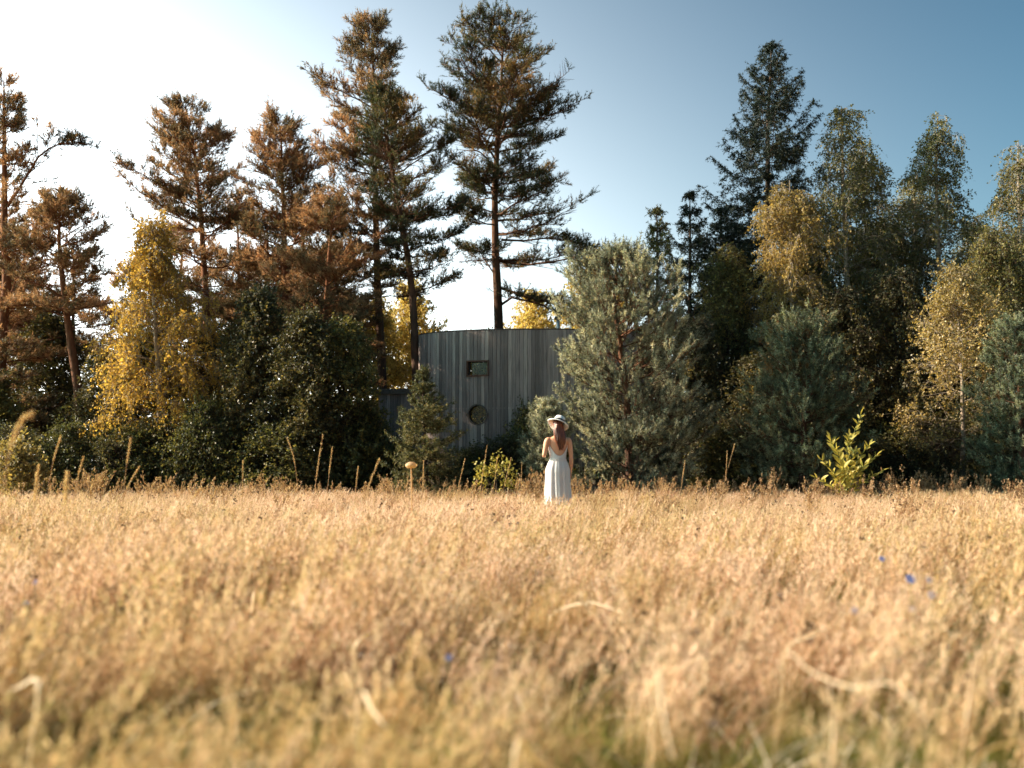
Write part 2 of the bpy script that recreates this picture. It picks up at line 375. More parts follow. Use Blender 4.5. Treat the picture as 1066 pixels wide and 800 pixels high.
        V, T = ribbons(P3, .005, g); A.add(V, T, 1, .5)
        m = 8; idx = np.repeat(np.arange(len(P3)), m); t = g.uniform(.1, 1, len(idx)); s, tg = sample(P3, idx, t)
        dd = unit(tg * .4 + g.normal(size=s.shape) + np.array([0, 0, -.35]))
        V, T = leaves(s, dd, lsize or (.078 if we else .085), .62, g)
        ti = .28 + clump(s3 + base, 1.4, seed) * .35 + g.normal(size=len(s3)) * .1 + tintb
        A.add(V, T, 0, np.clip(np.repeat(ti[idx] + g.normal(size=len(idx)) * .14, 4), 0, 1))
    me = A.mesh('crown', [M[leaf], M[bark]])
    link('crown', me, root)
    TREES.append((name, len(me.polygons)))
    return root
def fill(src, name, label, cat, group, u, Y, sx, sz, rz):
    """another individual of the same kind: the thing and each of its parts copied, own size and turn"""
    b = at(u, 480, Y)
    c = src.copy(); COL.objects.link(c); c.location = (b[0], b[1], 0); c.rotation_euler = (0, 0, rz); c.scale = (sx, sx, sz)
    tag(c, label, cat, group)
    for ch in src.children:
        k = ch.copy(); COL.objects.link(k); k.parent = c
    return c
def u_at(trunk, v):
    a = sorted((q[1], q[0]) for q in trunk)
    return float(np.interp(v, [x[0] for x in a], [x[1] for x in a]))

# ------------------------------------------------------------------ ground
m, n, o = new_mat('meadow_soil')
tc = nd(n, 'TexCoord'); no = nd(n, 'TexNoise', inp={'Scale': 1.7, 'Detail': 8}); n.links.new(tc.outputs['Object'], no.inputs[0])
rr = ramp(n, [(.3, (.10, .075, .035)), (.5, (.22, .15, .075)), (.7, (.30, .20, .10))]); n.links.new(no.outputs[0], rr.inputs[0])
p = nd(n, 'BsdfPrincipled', inp={'Roughness': .95, 'Specular IOR Level': .1}); n.links.new(rr.outputs[0], p.inputs['Base Color']); n.links.new(p.outputs[0], o.inputs[0])
M['soil'] = m
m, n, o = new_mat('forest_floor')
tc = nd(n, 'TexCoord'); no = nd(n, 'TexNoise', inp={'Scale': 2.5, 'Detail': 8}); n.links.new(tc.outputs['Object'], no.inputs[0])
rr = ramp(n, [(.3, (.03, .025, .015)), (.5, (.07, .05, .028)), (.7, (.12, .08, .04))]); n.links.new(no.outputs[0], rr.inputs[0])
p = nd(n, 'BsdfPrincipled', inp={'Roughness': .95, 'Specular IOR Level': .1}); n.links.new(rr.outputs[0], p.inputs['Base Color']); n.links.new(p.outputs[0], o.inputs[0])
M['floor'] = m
gs = 2500
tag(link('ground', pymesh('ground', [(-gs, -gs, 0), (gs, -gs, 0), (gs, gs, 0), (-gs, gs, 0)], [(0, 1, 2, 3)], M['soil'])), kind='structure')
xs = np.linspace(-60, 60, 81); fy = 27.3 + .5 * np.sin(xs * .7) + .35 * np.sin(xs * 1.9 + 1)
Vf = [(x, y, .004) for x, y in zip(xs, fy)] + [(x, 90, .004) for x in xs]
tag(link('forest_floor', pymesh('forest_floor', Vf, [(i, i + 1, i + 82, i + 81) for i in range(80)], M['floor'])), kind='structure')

# ------------------------------------------------------------------ the trees of the forest edge
PG = 'tall old pines at the forest edge'
tree('pine_tree', 'tall pine at the left edge with one long limb reaching right against the sky', 'tree', PG, -6, 32,
     [(-4, 430), (6, 300), (4, 200), (3, 82)], [(80, -2, 9), (110, -10, 16), (150, -32, 30), (200, -45, 46), (250, -60, 55), (320, -70, 62), (420, -70, 50)],
     'pine', 'needle_warm', 'pine_bark_red', r0=.20, n1=64, limbs=True, seed=11, zb=1.5, extra=[[(8, 215, 0), (24, 190, -.1), (42, 160, -.2), (60, 150, -.2), (80, 148, -.2), (98, 152, -.2)]])
tree('pine_tree', 'leaning reddish pine with a curved bare trunk, second pine from the left', 'tree', PG, 84, 31,
     [(83, 470), (80, 400), (71, 340), (63, 280), (61, 240), (63, 205)], [(205, 50, 76), (225, 30, 98), (250, 14, 108), (290, 4, 112), (330, 8, 116), (380, 30, 115)],
     'pine', 'needle_warm', 'pine_bark_red', r0=.17, n1=40, limbs=True, seed=12, zb=4.8)
tree('pine_tree', 'pine with open airy crown rising behind the golden birch', 'tree', PG, 216, 36,
     [(216, 460), (214, 330), (209, 240), (203, 170), (191, 104)], [(92, 183, 199), (112, 176, 204), (132, 160, 220), (155, 150, 238), (180, 136, 228), (205, 122, 240), (235, 116, 262), (275, 122, 275), (310, 150, 270)],
     'pine', 'needle_warm', 'pine_bark_red', r0=.17, n1=62, limbs=True, seed=13, zb=6.2)
tree('pine_tree', 'broad warm brown pine with narrow tip, between the golden birch and the twin pines', 'tree', PG, 298, 35,
     [(300, 460), (298, 330), (296, 240), (294, 180), (291, 126)], [(113, 286, 296), (130, 279, 304), (160, 260, 322), (185, 250, 334), (215, 240, 350), (260, 236, 372), (310, 236, 374), (360, 250, 365)],
     'pine', 'needle_warm', 'pine_bark_red', r0=.17, n1=68, limbs=True, seed=14, zb=4.6)
tree('pine_tree', 'tallest straight pine left of the grey cabin', 'tree', PG, 401, 34.5,
     [(400, 470), (397, 360), (392, 260), (390, 180), (389, 100), (388, 24)], [(6, 381, 395), (24, 372, 402), (45, 352, 408), (70, 340, 408), (90, 332, 416), (112, 329, 418), (140, 330, 425), (175, 336, 430), (215, 340, 436), (260, 345, 440), (310, 350, 436)],
     'pine', 'needle_warm', 'pine_bark', r0=.165, n1=72, limbs=True, seed=15, zb=6.0, tintb=-.06)
tree('pine_tree', 'leaning pine with a darker crown, its bare trunk touching the cabin corner', 'tree', PG, 434, 32.6,
     [(433, 480), (433, 380), (428, 290), (414, 210), (403, 150), (400, 100)], [(98, 392, 412), (115, 385, 432), (140, 380, 450), (165, 380, 466), (200, 384, 474), (235, 390, 474), (265, 392, 476), (300, 400, 478), (330, 410, 476)],
     'pine', 'needle_cool', 'pine_bark', r0=.165, n1=60, limbs=True, seed=16, zb=6.2, tintb=.04)
tree('pine_tree', 'tall forked pine standing directly behind the grey cabin', 'tree', PG, 519, 37,
     [(519, 480), (519, 343), (516, 260), (515, 200), (519, 140), (522, 80), (527, 30)], [(9, 518, 538), (30, 466, 556), (55, 474, 560), (75, 466, 572), (98, 442, 584), (118, 452, 612), (145, 455, 612), (170, 462, 590), (200, 470, 596), (215, 474, 614), (240, 472, 606), (265, 480, 628), (285, 486, 624)],
     'pine', 'needle_cool', 'pine_bark', r0=.21, n1=82, limbs=True, seed=17, zb=8.0, tintb=.07,
     extra=[[(522, 250, 0), (545, 251, -.3), (570, 248, -.5), (595, 252, -.8), (615, 258, -1)], [(521, 272, 0), (550, 276, -.5), (580, 272, -1), (610, 266, -1.3), (636, 270, -1.6)],
            [(521, 300, 0), (545, 308, -.6), (575, 316, -1.2), (600, 333, -1.7), (622, 345, -2)], [(521, 318, 0), (533, 310, -.4), (560, 316, -.9), (590, 330, -1.4), (612, 340, -1.8)],
            [(514, 285, 0), (503, 268, .3), (500, 262, .5), (494, 260, .7), (486, 262, .9)]])
BG = 'pines deep in the left forest'
bp = tree('pine_tree', 'brown pine filling the gap left of the twin tall pines', 'tree', BG, 341, 41, [(341, 450), (344, 330), (339, 205)], [(205, 333, 347), (245, 305, 375), (295, 290, 388), (345, 292, 384), (430, 310, 372)],
         'pine', 'needle_warm', 'pine_bark_red', r0=.15, n1=58, dens=1., seed=30, zb=2.5, tintb=-.05)
for q, (u, Y, sx, sz, lab) in enumerate([(0, 45, 1.1, 1.05, 'hazy pine deep in the forest at the far left'), (182, 41, 1.05, .9, 'pine directly behind the golden birch'), (270, 38, 1.1, .9, 'brown pine just left of the broad warm pine trunk'), (318, 39, 1.15, .95, 'brown pine just right of the broad warm pine trunk'), (20, 39, 1.0, .86, 'dark trunked pine behind the leaning reddish pine'), (128, 43, .95, .80, 'distant pine between the leaning pine and the golden birch'),
        (246, 40, .95, .98, 'brown pine half hidden behind the broad warm pine'), (-38, 36, 1.1, 1.0, 'pine cut off by the left edge of the photo'), (335, 32.5, .95, .82, 'brown pine added over the dark thicket to shade the cabin'), (70, 44, 1.0, .85, 'faint pine deep in the forest behind the leaning reddish pine')]):  # the pine over the thicket is added, placed to shade the cabin wall
    fill(bp, 'pine_tree', lab, 'tree', BG, u, Y, sx, sz, 1.3 + q * 1.9)
# spruces
tree('spruce_tree', 'tall dark spruce standing highest on the right side', 'tree', 'dark spruces on the right', 795, 35,
     [(797, 470), (797, 300), (798, 150), (802, 46)], [(45, 797, 806), (62, 786, 818), (80, 774, 830), (105, 762, 846), (130, 746, 856), (150, 744, 854), (175, 736, 854), (200, 730, 858), (240, 724, 860), (300, 722, 860), (400, 724, 860)],
     'spruce', 'spruce', 'dark_bark', r0=.16, n1=156, dens=1.3, limbs=False, seed=41, zb=2.5)
tree('spruce_tree', 'thin spruce top poking up just right of the big young pine', 'tree', 'dark spruces on the right', 718, 34,
     [(718, 470), (718, 300), (718, 200)], [(198, 716, 720), (215, 712, 727), (235, 696, 735), (260, 685, 745), (300, 680, 752), (470, 672, 760)], 'spruce', 'spruce', 'dark_bark', r0=.11, n1=110, seed=42, zb=.5)
tree('spruce_tree', 'slender spruce tip behind the crown of the big young pine', 'tree', 'dark spruces on the right', 684, 32,
     [(684, 470), (684, 300), (684, 216)], [(214, 682, 686), (232, 676, 694), (255, 668, 704), (290, 660, 712), (470, 650, 722)], 'spruce', 'spruce_small', 'dark_bark', r0=.10, n1=96, seed=43, zb=.8)
tree('spruce_tree', 'little bushy spruce with pale tips in front of the cabin wall', 'tree', None, 443, 26.8,
     [(443, 500), (442, 450), (440, 388)], [(390, 438, 443), (402, 432, 452), (420, 420, 466), (440, 410, 480), (465, 402, 488), (485, 399, 490), (510, 402, 490)], 'spruce', 'spruce_small', 'dark_bark', r0=.05, n1=120, dens=1.7, seed=44, zb=.12)
fill(bpy.data.objects['spruce_tree.001'], 'spruce_tree', 'dark spruce filling the gap left of the tall spruce', 'tree', 'dark spruces on the right', 752, 36, 1.35, 1.0, 1.0)
fill(bpy.data.objects['spruce_tree.001'], 'spruce_tree', 'dark spruce hidden low behind the golden birch at right', 'tree', 'dark spruces on the right', 776, 37, 1.3, .95, 2.2)
# young pines
YG = 'bushy young pines at the meadow edge'
tree('young_pine', 'largest bushy grey-green young pine, overlapping the cabin behind the woman', 'tree', YG, 652, 27.4,
     [(656, 500), (652, 400), (640, 330), (641, 276)], [(236, 634, 648), (262, 608, 676), (285, 592, 706), (305, 582, 728), (335, 570, 738), (365, 568, 742), (395, 576, 746), (425, 584, 750), (455, 588, 748), (485, 590, 746), (505, 600, 738)],
     'young', 'needle_young', 'pine_bark_red', r0=.12, n1=120, dens=1.1, seed=51, zb=.3, tmax=.86)
tree('young_pine', 'rounded green young pine behind the yellow sapling', 'tree', YG, 833, 27.2,
     [(836, 500), (838, 400), (842, 348)], [(318, 834, 850), (345, 800, 872), (370, 786, 890), (395, 776, 900), (425, 760, 906), (455, 758, 905), (485, 762, 900), (505, 775, 890)],
     'young', 'needle_young_dark', 'pine_bark_red', r0=.10, n1=90, dens=.95, seed=52, zb=.3)
tree('young_pine', 'dark young pine cut off by the right edge of the photo', 'tree', YG, 1062, 26.6,
     [(1064, 500), (1062, 400), (1054, 345)], [(342, 1046, 1062), (365, 1024, 1082), (400, 1012, 1100), (440, 1006, 1110), (480, 1008, 1110), (505, 1015, 1100)],
     'young', 'needle_young_dark', 'pine_bark_red', r0=.09, n1=72, dens=.9, seed=53, zb=.3)
tree('young_pine', 'smallest young pine, beside the left shoulder of the woman', 'tree', YG, 566, 26.5,
     [(566, 505), (567, 470), (570, 432)], [(430, 566, 574), (445, 550, 590), (460, 546, 596), (480, 548, 596), (500, 552, 594)],
     'young', 'needle_young', 'pine_bark_red', r0=.035, n1=36, dens=1.3, seed=54, zb=.15, tmax=.86)
# broadleaf trees
tree('birch_tree', 'golden yellow birch glowing between the left pines', 'tree', 'golden birches', 166, 30,
     [(168, 500), (166, 400), (160, 300), (158, 232)], [(228, 148, 174), (252, 132, 192), (268, 112, 206), (300, 96, 234), (340, 92, 246), (380, 98, 244), (430, 108, 232), (480, 116, 222)],
     'birch', 'gold', 'birch_bark', r0=.09, n1=84, dens=1.2, seed=61, zb=1.2, tintb=.1)
tree('birch_tree', 'golden birch on the sunlit side of the dark spruce at right', 'tree', 'golden birches', 822, 32,
     [(826, 480), (824, 360), (822, 280), (820, 190)], [(186, 806, 832), (205, 794, 850), (240, 784, 862), (290, 774, 866), (340, 776, 866), (400, 785, 862)],
     'birch', 'olive_gold', 'birch_bark', r0=.10, n1=78, dens=1.1, seed=62, zb=1.8, tintb=.08)
BR = 'tall airy birches on the right'
tree('birch_tree', 'tallest airy birch, right of the dark spruce', 'tree', BR, 884, 34,
     [(886, 480), (884, 300), (880, 180), (878, 108)], [(104, 872, 886), (125, 860, 904), (160, 842, 918), (200, 834, 926), (250, 832, 934), (300, 836, 938), (400, 842, 932)],
     'birch', 'olive', 'birch_bark', r0=.13, n1=76, dens=.85, seed=63, zb=2.4, tintb=.06)
tree('birch_tree', 'cone shaped airy birch, second from the right edge', 'tree', BR, 978, 34.5,
     [(980, 480), (978, 300), (974, 200), (974, 122)], [(118, 970, 980), (140, 958, 992), (170, 946, 1004), (200, 934, 1018), (240, 928, 1028), (300, 926, 1030), (400, 930, 1026)],
     'birch', 'olive', 'birch_bark', r0=.13, n1=76, dens=.85, seed=64, zb=2.4, tintb=.02)
tree('birch_tree', 'pale leaved birch partly cut off by the right edge', 'tree', BR, 1062, 33,
     [(1064, 480), (1062, 300), (1060, 148)], [(144, 1046, 1070), (175, 1038, 1092), (210, 1026, 1100), (260, 1020, 1110), (330, 1016, 1112), (420, 1024, 1110)],
     'birch', 'olive', 'birch_bark', r0=.12, n1=62, dens=.85, seed=65, zb=2.2, tintb=.1)
for q, (src, u, Y, sx, sz, lab) in enumerate([('birch_tree.002', 850, 38, 1.25, .82, 'dim birch behind the golden birch at right'), ('birch_tree.003', 930, 38, 1.25, .80, 'dim birch between the two tallest airy birches'), ('birch_tree.002', 1022, 38.5, 1.25, .76, 'dim birch between the cone shaped birch and the edge birch'), ('birch_tree.003', 905, 36, 1.1, .95, 'airy birch just right of the tallest one'), ('birch_tree.002', 960, 37, 1.1, .88, 'airy birch left of the cone shaped birch'), ('birch_tree.003', 1100, 35, 1.1, 1.0, 'birch beyond the right edge of the photo')]):
    fill(bpy.data.objects[src], 'birch_tree', lab, 'tree', BR, u, Y, sx, sz, 1.1 + q * 1.3)
tree('aspen_tree', 'young aspen with shimmering silver and yellow leaves', 'tree', None, 1000, 28.4,
     [(1002, 510), (1001, 400), (996, 292)], [(288, 980, 1010), (305, 964, 1030), (340, 948, 1046), (380, 940, 1046), (430, 942, 1040), (470, 948, 1034), (500, 956, 1028)],
     'bush', 'silver_leaf', 'birch_bark', r0=.06, n1=64, dens=1.05, seed=66, zb=.5, lsize=.07)
DG = 'dark leafy trees filling the forest edge'
LT = []
for q, (u, Y, pf, leafk, kd, lab) in enumerate([
    (268, 29.5, [(312, 258, 280), (335, 244, 296), (375, 232, 310), (430, 226, 316), (480, 228, 318), (510, 234, 314)], 'dark_leaf', 'bush', 'dark leafy tree just right of the golden birch'),
    (358, 29.2, [(340, 345, 368), (365, 330, 384), (405, 320, 396), (450, 318, 400), (490, 320, 400), (510, 326, 394)], 'olive', 'bush', 'olive leafy tree left of the cabin porch'),
    (756, 33, [(255, 742, 766), (280, 724, 786), (330, 714, 798), (390, 710, 804), (450, 708, 808), (505, 712, 804)], 'olive', 'birch', 'olive brown tree between the big young pine and the golden birch'),
    (930, 31, [(285, 916, 944), (310, 896, 964), (360, 884, 976), (430, 882, 978), (505, 888, 974)], 'dark_leaf', 'birch', 'dark leafy tree left of the young aspen')]):
    top = pf[0][0]
    LT.append(tree('leafy_tree', lab, 'tree', DG, u, Y, [(u, 500), (u + 1, 430), (u + 2, top + 2)], pf, kd, leafk, 'dark_bark', r0=.07, n1=84, dens=1.15, seed=70 + q, zb=.15 if kd == 'bush' else .5))
for q, (k, u, Y, sx, sz, lab) in enumerate([
    (0, 316, 28.7, .95, .88, 'dark leafy tree in the middle of the left thicket'), (1, 214, 31, .9, .98, 'leafy tree in the shade of the golden birch'),
    (0, 48, 34, 1.25, .98, 'dark leafy tree behind the leaning reddish pine trunk'), (0, 112, 31, .95, .72, 'low dark leafy tree left of the golden birch'),
    (1, -12, 31, 1., .75, 'dark leafy tree at the left edge of the photo'), (0, 150, 34, 1.2, .9, 'dark leafy tree right behind the golden birch'),
    (0, 792, 30.4, .95, .70, 'dark leafy tree left of the rounded young pine'), (3, 872, 31, 1., .92, 'dark leafy tree below the tallest airy birch'),
    (2, 1046, 30.6, .9, 1., 'olive leafy tree above the young pine at the right edge'), (3, 985, 33, 1.1, .9, 'dark leafy tree hidden behind the young aspen'),
    (2, 905, 36, 1.1, 1., 'olive tree behind the tallest airy birch'), (3, 720, 31.5, .85, .8, 'dark leafy tree just right of the big young pine'),
    (2, 845, 35, 1.05, 1.08, 'olive tree deep behind the rounded young pine'), (2, 1010, 36, 1.1, .97, 'olive tree between the two right hand birches'),
    (0, 385, 33.2, .7, .5, 'low dark bushy tree beside the porch of the cabin'), (3, 660, 33, 1., .75, 'dark leafy tree behind the big young pine'),
    (3, 1085, 33, 1.1, 1., 'dark leafy tree beyond the right edge of the photo'), (0, 240, 36, 1.2, .95, 'dark leafy tree deep between the birch and the broad warm pine'), (1, 499, 39.5, 1.1, .82, 'olive leafy tree behind the cabin in line with the round window')]):
    fill(LT[k], 'leafy_tree', lab, 'tree', DG, u, Y, sx, sz, .8 + q * 1.7)
FG = 'yellow trees behind the cabin'
yt = tree('leafy_tree', 'sunlit yellow tree seen behind the two tall pine trunks', 'tree', FG, 388, 42, [(388, 480), (389, 400), (387, 320)], [(318, 376, 400), (335, 358, 420), (370, 346, 436), (420, 344, 438), (480, 348, 434)],
     'bush', 'yellow_far', 'dark_bark', r0=.08, n1=74, dens=1.1, seed=90, zb=.6, lsize=.11)
for q, (u, Y, sx, sz, lab) in enumerate([(428, 44, .85, 1.13, 'yellow tree showing just left of the cabin wall'), (556, 46, 1.1, 1.1, 'yellow tree peeping above the flat cabin roof'),
        (622, 43, 1., 1.26, 'tall yellow tree right of the cabin chimney'), (500, 37.5, 1.0, .74, 'low yellow tree seen only through the round window')]):
    fill(yt, 'leafy_tree', lab, 'tree', FG, u, Y, sx, sz, 1 + q * 1.7)
print('TREE TRIS', TREES, sum(t[1] for t in TREES))

# ------------------------------------------------------------------ low shrubs along the forest edge
UG = 'low dark shrubs along the forest edge'
SH = []
for q, leafk in enumerate(('dark_leaf', 'olive')):
    SH.append(tree('shrub', ('dark low shrub behind the tall dry grass at the left edge', 'olive low shrub under the leaning reddish pine')[q], 'shrub', UG, (12, 70)[q], (28.6, 28.9)[q], [((12, 70)[q], 500), ((13, 71)[q], 470), ((12, 70)[q], 455)],
         [(448, (12, 70)[q] - 8, (12, 70)[q] + 9), (460, (12, 70)[q] - 24, (12, 70)[q] + 26), (480, (12, 70)[q] - 34, (12, 70)[q] + 32), (512, (12, 70)[q] - 36, (12, 70)[q] + 36)], 'bush', leafk, 'dark_bark', r0=.025, n1=60, dens=1.5, seed=120 + q, zb=.02, lsize=.06))
places = ['under the left pines', 'left of the golden birch', 'under the golden birch', 'right of the golden birch', 'left of the dark thicket', 'in front of the dark thicket', 'in front of the olive leafy tree', 'left of the little spruce', 'behind the little spruce', 'below the round cabin window', 'below the cabin wall', 'left of the smallest young pine',
          'right of the big young pine', 'between the two bushy young pines', 'left of the rounded young pine', 'behind the yellow sapling', 'right of the yellow sapling', 'left of the young aspen', 'below the young aspen', 'left of the pine at the right edge', 'at the right edge']
for q, u in enumerate([118, 145, 178, 212, 246, 288, 330, 378, 410, 500, 530, 556, 742, 760, 776, 868, 905, 935, 975, 1020, 1060]):
    fill(SH[q % 2], 'shrub', ('dark', 'olive')[q % 2] + ' low shrub ' + places[q], 'shrub', UG, u, 28.4 + (q * 7 % 5) * .35 + (1.6 if 395 < u < 560 else 0), .9 + (q * 3 % 4) * .12, .8 + (q * 5 % 4) * .16 - (.25 if 480 < u < 540 else 0), q * 2.1)
# distant wood closing the view behind the edge trees
g = np.random.default_rng(3); A = Acc(); N = 16000
px = g.uniform(-75, 75, N); py = g.uniform(62, 84, N)
ht = 4.2 + 1.3 * np.sin(px * .35) + .9 * np.sin(px * .93 + 2)
pzz = g.random(N) ** .8 * ht
s_ = np.stack([px, py, pzz], 1)
V, T = leaves(s_, unit(g.normal(size=s_.shape) + np.array([0, 0, .3])), .85, .6, g); A.add(V, T, 0, np.repeat(np.clip(.4 + .2 * g.normal(size=N), 0, 1), 4))
tag(link('far_woods', A.mesh('far_woods', [M['olive'], M['dark_bark']])), kind='stuff')

# ------------------------------------------------------------------ cabin
m, n, o = new_mat('weathered_larch')
oi = nd(n, 'ObjectInfo'); tc = nd(n, 'TexCoord'); mp = nd(n, 'Mapping'); mp.inputs['Scale'].default_value = (30, 30, .9); n.links.new(tc.outputs['Object'], mp.inputs[0])
av = nd(n, 'VectorMath', operation='ADD'); cx_ = nd(n, 'CombineXYZ'); mm = nd(n, 'Math', operation='MULTIPLY'); mm.inputs[1].default_value = 57
n.links.new(oi.outputs['Random'], mm.inputs[0]); n.links.new(mm.outputs[0], cx_.inputs[0]); n.links.new(mm.outputs[0], cx_.inputs[2]); n.links.new(mp.outputs[0], av.inputs[0]); n.links.new(cx_.outputs[0], av.inputs[1])
no = nd(n, 'TexNoise', inp={'Scale': 1.6, 'Detail': 7, 'Roughness': .65}); n.links.new(av.outputs[0], no.inputs[0])
r1_ = ramp(n, [(0, (.19, .158, .145)), (.35, (.30, .25, .23)), (.75, (.37, .31, .285)), (1, (.48, .41, .36))]); n.links.new(oi.outputs['Random'], r1_.inputs[0])
r2_ = ramp(n, [(.32, (.5, .48, .47)), (.5, (.95, .95, .97)), (.72, (1.3, 1.27, 1.22))]); n.links.new(no.outputs[0], r2_.inputs[0])
n2 = nd(n, 'TexNoise', inp={'Scale': 14, 'Detail': 2}); n.links.new(tc.outputs['Object'], n2.inputs[0])     # small pale knots and lichen
r3_ = ramp(n, [(.70, (1, 1, 1)), (.76, (1.9, 1.85, 1.75))]); n.links.new(n2.outputs[0], r3_.inputs[0])
mu = nd(n, 'Mix', data_type='RGBA', blend_type='MULTIPLY', inp={0: 1.0}); n.links.new(r1_.outputs[0], mu.inputs[6]); n.links.new(r2_.outputs[0], mu.inputs[7])
mu2 = nd(n, 'Mix', data_type='RGBA', blend_type='MULTIPLY', inp={0: 1.0}); n.links.new(mu.outputs[2], mu2.inputs[6]); n.links.new(r3_.outputs[0], mu2.inputs[7])
p = nd(n, 'BsdfPrincipled', inp={'Roughness': .85, 'Specular IOR Level': .25}); n.links.new(mu2.outputs[2], p.inputs['Base Color'])
b = nd(n, 'Bump', inp={'Strength': .5, 'Distance': .01}); n.links.new(no.outputs[0], b.inputs['Height']); n.links.new(b.outputs[0], p.inputs['Normal']); n.links.new(p.outputs[0], o.inputs[0])
M['larch'] = m
M['lining'] = plain('dark_lining', (.035, .03, .028), .9)
M['roof'] = plain('roof_felt', (.09, .07, .06), .9, var=.3)
M['red_wood'] = plain('reddish_window_wood', (.12, .06, .04), .7, var=.35)
M['steel'] = plain('flue_steel', (.42, .42, .42), .45, .5, .8)
M['black_metal'] = plain('black_flue_cap', (.015, .015, .015), .5, .5)
M['post'] = plain('dark_posts', (.12, .10, .085), .9, var=.3)
m, n, o = new_mat('window_glass')
fr = nd(n, 'Fresnel', inp={0: 1.5}); ga_ = nd(n, 'BsdfGlossy', inp={'Roughness': .05, 0: (.5, .5, .5, 1)}); tr_ = nd(n, 'BsdfTransparent'); tr_.inputs[0].default_value = (.96, .96, .95, 1)
mx = nd(n, 'MixShader'); n.links.new(fr.outputs[0], mx.inputs[0]); n.links.new(tr_.outputs[0], mx.inputs[1]); n.links.new(ga_.outputs[0], mx.inputs[2]); n.links.new(mx.outputs[0], o.inputs[0])
M['glass'] = m

CR, CB, CY = 3.62, 1.75, 32.75                     # half length, half depth, centre distance
CX = (558 - 533) / F * CY
cab = empty('cabin', (CX, CY, 0), label='oval two storey cabin clad in weathered grey vertical boards with a flat roof', cat='cabin')
ZT = at(530, 343.5, CY - CB)[2]; ZB = at(530, 487, CY - CB)[2]
cg = np.random.default_rng(5)
tt_ = np.linspace(-math.pi, math.pi, 4001); ex_, ey_ = CR * np.sin(tt_), -CB * np.cos(tt_)
SL = np.r_[0, np.cumsum(np.hypot(np.diff(ex_), np.diff(ey_)))]; PM = SL[-1]; SL = SL - PM / 2                  # length along the wall, 0 at the front
def wall_at(s_):
    t = float(np.interp((s_ + PM / 2) % PM - PM / 2, SL, tt_)); nx_, ny_ = math.sin(t) / CR, -math.cos(t) / CB; q = math.hypot(nx_, ny_)
    return CR * math.sin(t), -CB * math.cos(t), nx_ / q, ny_ / q
WY = CY - CB * .86; wx = at(497.5, 400, WY)[0] - CX; SW = float(np.interp(math.asin(wx / CR), tt_, SL))          # place of the windows along the wall
zr0, zr1 = at(497, 390.5, WY)[2], at(497, 377, WY)[2]; zc = at(498, 432, WY)[2]
HW, RC = .325, .305
OPN = [('rect', SW, HW, zr0, zr1), ('round', SW, RC, zc, 0), ('rect', -PM / 2 + 1.87, 1.3, 1.3, 4.5)]
def span(kind, s, h, a, b_):
    if abs(s) >= h: return None
    if kind == 'rect': return a, b_
    q = math.sqrt(h * h - s * s); return a - q, a + q
def strips(phi, w, z0, z1):
    """the pieces of one vertical board at angle phi that are left after the openings: [(zb_left, zb_right, zt_left, zt_right)]"""
    cuts = []
    for k, pw, h, a, b_ in OPN:
        s = (phi - pw + PM / 2) % PM - PM / 2; lo = span(k, s - w / 2, h, a, b_); hi = span(k, s + w / 2, h, a, b_)
        if lo is None and hi is None: continue
        if k == 'round':
            lo = lo or (a, a); hi = hi or (a, a)
        else:
            if abs(s) > h: continue
            lo = hi = (a, b_)
        cuts.append((lo[0], hi[0], lo[1], hi[1]))
    cuts.sort(key=lambda c: c[0]); out = []; l = r = z0
    for c in cuts:
        out.append((l, r, c[0], c[1])); l, r = c[2], c[3]
    out.append((l, r, z1, z1)); return out
def slab(w, pc, t, y0=0.):
    l, r, tl, tr_ = pc; x = w / 2
    v = [(-x, y0, l), (x, y0, r), (x, y0, tr_), (-x, y0, tl)]; v += [(a, y0 - t, c) for a, _, c in v]
    f = [(0, 1, 2, 3), (7, 6, 5, 4), (0, 4, 5, 1), (1, 5, 6, 2), (2, 6, 7, 3), (3, 7, 4, 0)]
    return v, f
NB = int(PM / .115); bw = PM / NB
cache = {}
for j in range(NB):
    phi = -PM / 2 + (j + .5) * bw; bx0, by0, nx0, ny0 = wall_at(phi)
    off = cg.uniform(0, .016)
    for pc in strips(phi, bw, ZB, ZT):
        dz0 = 0 if pc[0] != ZB or pc[1] != ZB else cg.choice([0, -.012, -.03]); key = (tuple(np.round(pc, 4)), float(dz0))
        if key not in cache:
            q = (pc[0] + dz0, pc[1] + dz0, pc[2], pc[3]) if dz0 else pc
            cache[key] = pymesh('board', *slab(bw - .007, q, .024), M['larch'])
        o = link('board', cache[key], cab, (bx0 + nx0 * off, by0 + ny0 * off, 0)); o.rotation_euler = (0, 0, math.atan2(nx0, -ny0))
V, Fc = [], []
for j in range(120):
    w = PM / 120; phi = -PM / 2 + (j + .5) * w; bx0, by0, nx0, ny0 = wall_at(phi); c_, s_ = -ny0, nx0
    for pc in strips(phi, w, ZB + .02, ZT - .02):
        v, f = slab(w * .99, pc, .05, .075); nb = len(V)
        V += [(bx0 + x * c_ - y * s_, by0 + x * s_ + y * c_, z) for x, y, z in v]; Fc += [tuple(i + nb for i in ff) for ff in f]
V = [(x, y, z) for x, y, z in V]
link('inner_wall', pymesh('inner_wall', V, Fc, M['lining']), cab)
def disc(r, z0, z1, K=96):
    v = [(0, 0, z0), (0, 0, z1)]; f = []
    for i in range(K):
        a = 2 * math.pi * i / K; v += [((CR + r) * math.cos(a), (CB + r) * math.sin(a), z0), ((CR + r) * math.cos(a), (CB + r) * math.sin(a), z1)]
    for i in range(K):
        a, b_ = 2 + 2 * i, 2 + 2 * ((i + 1) % K); f += [(a, b_, b_ + 1, a + 1), (0, b_, a), (1, a + 1, b_ + 1)]
    return v, f
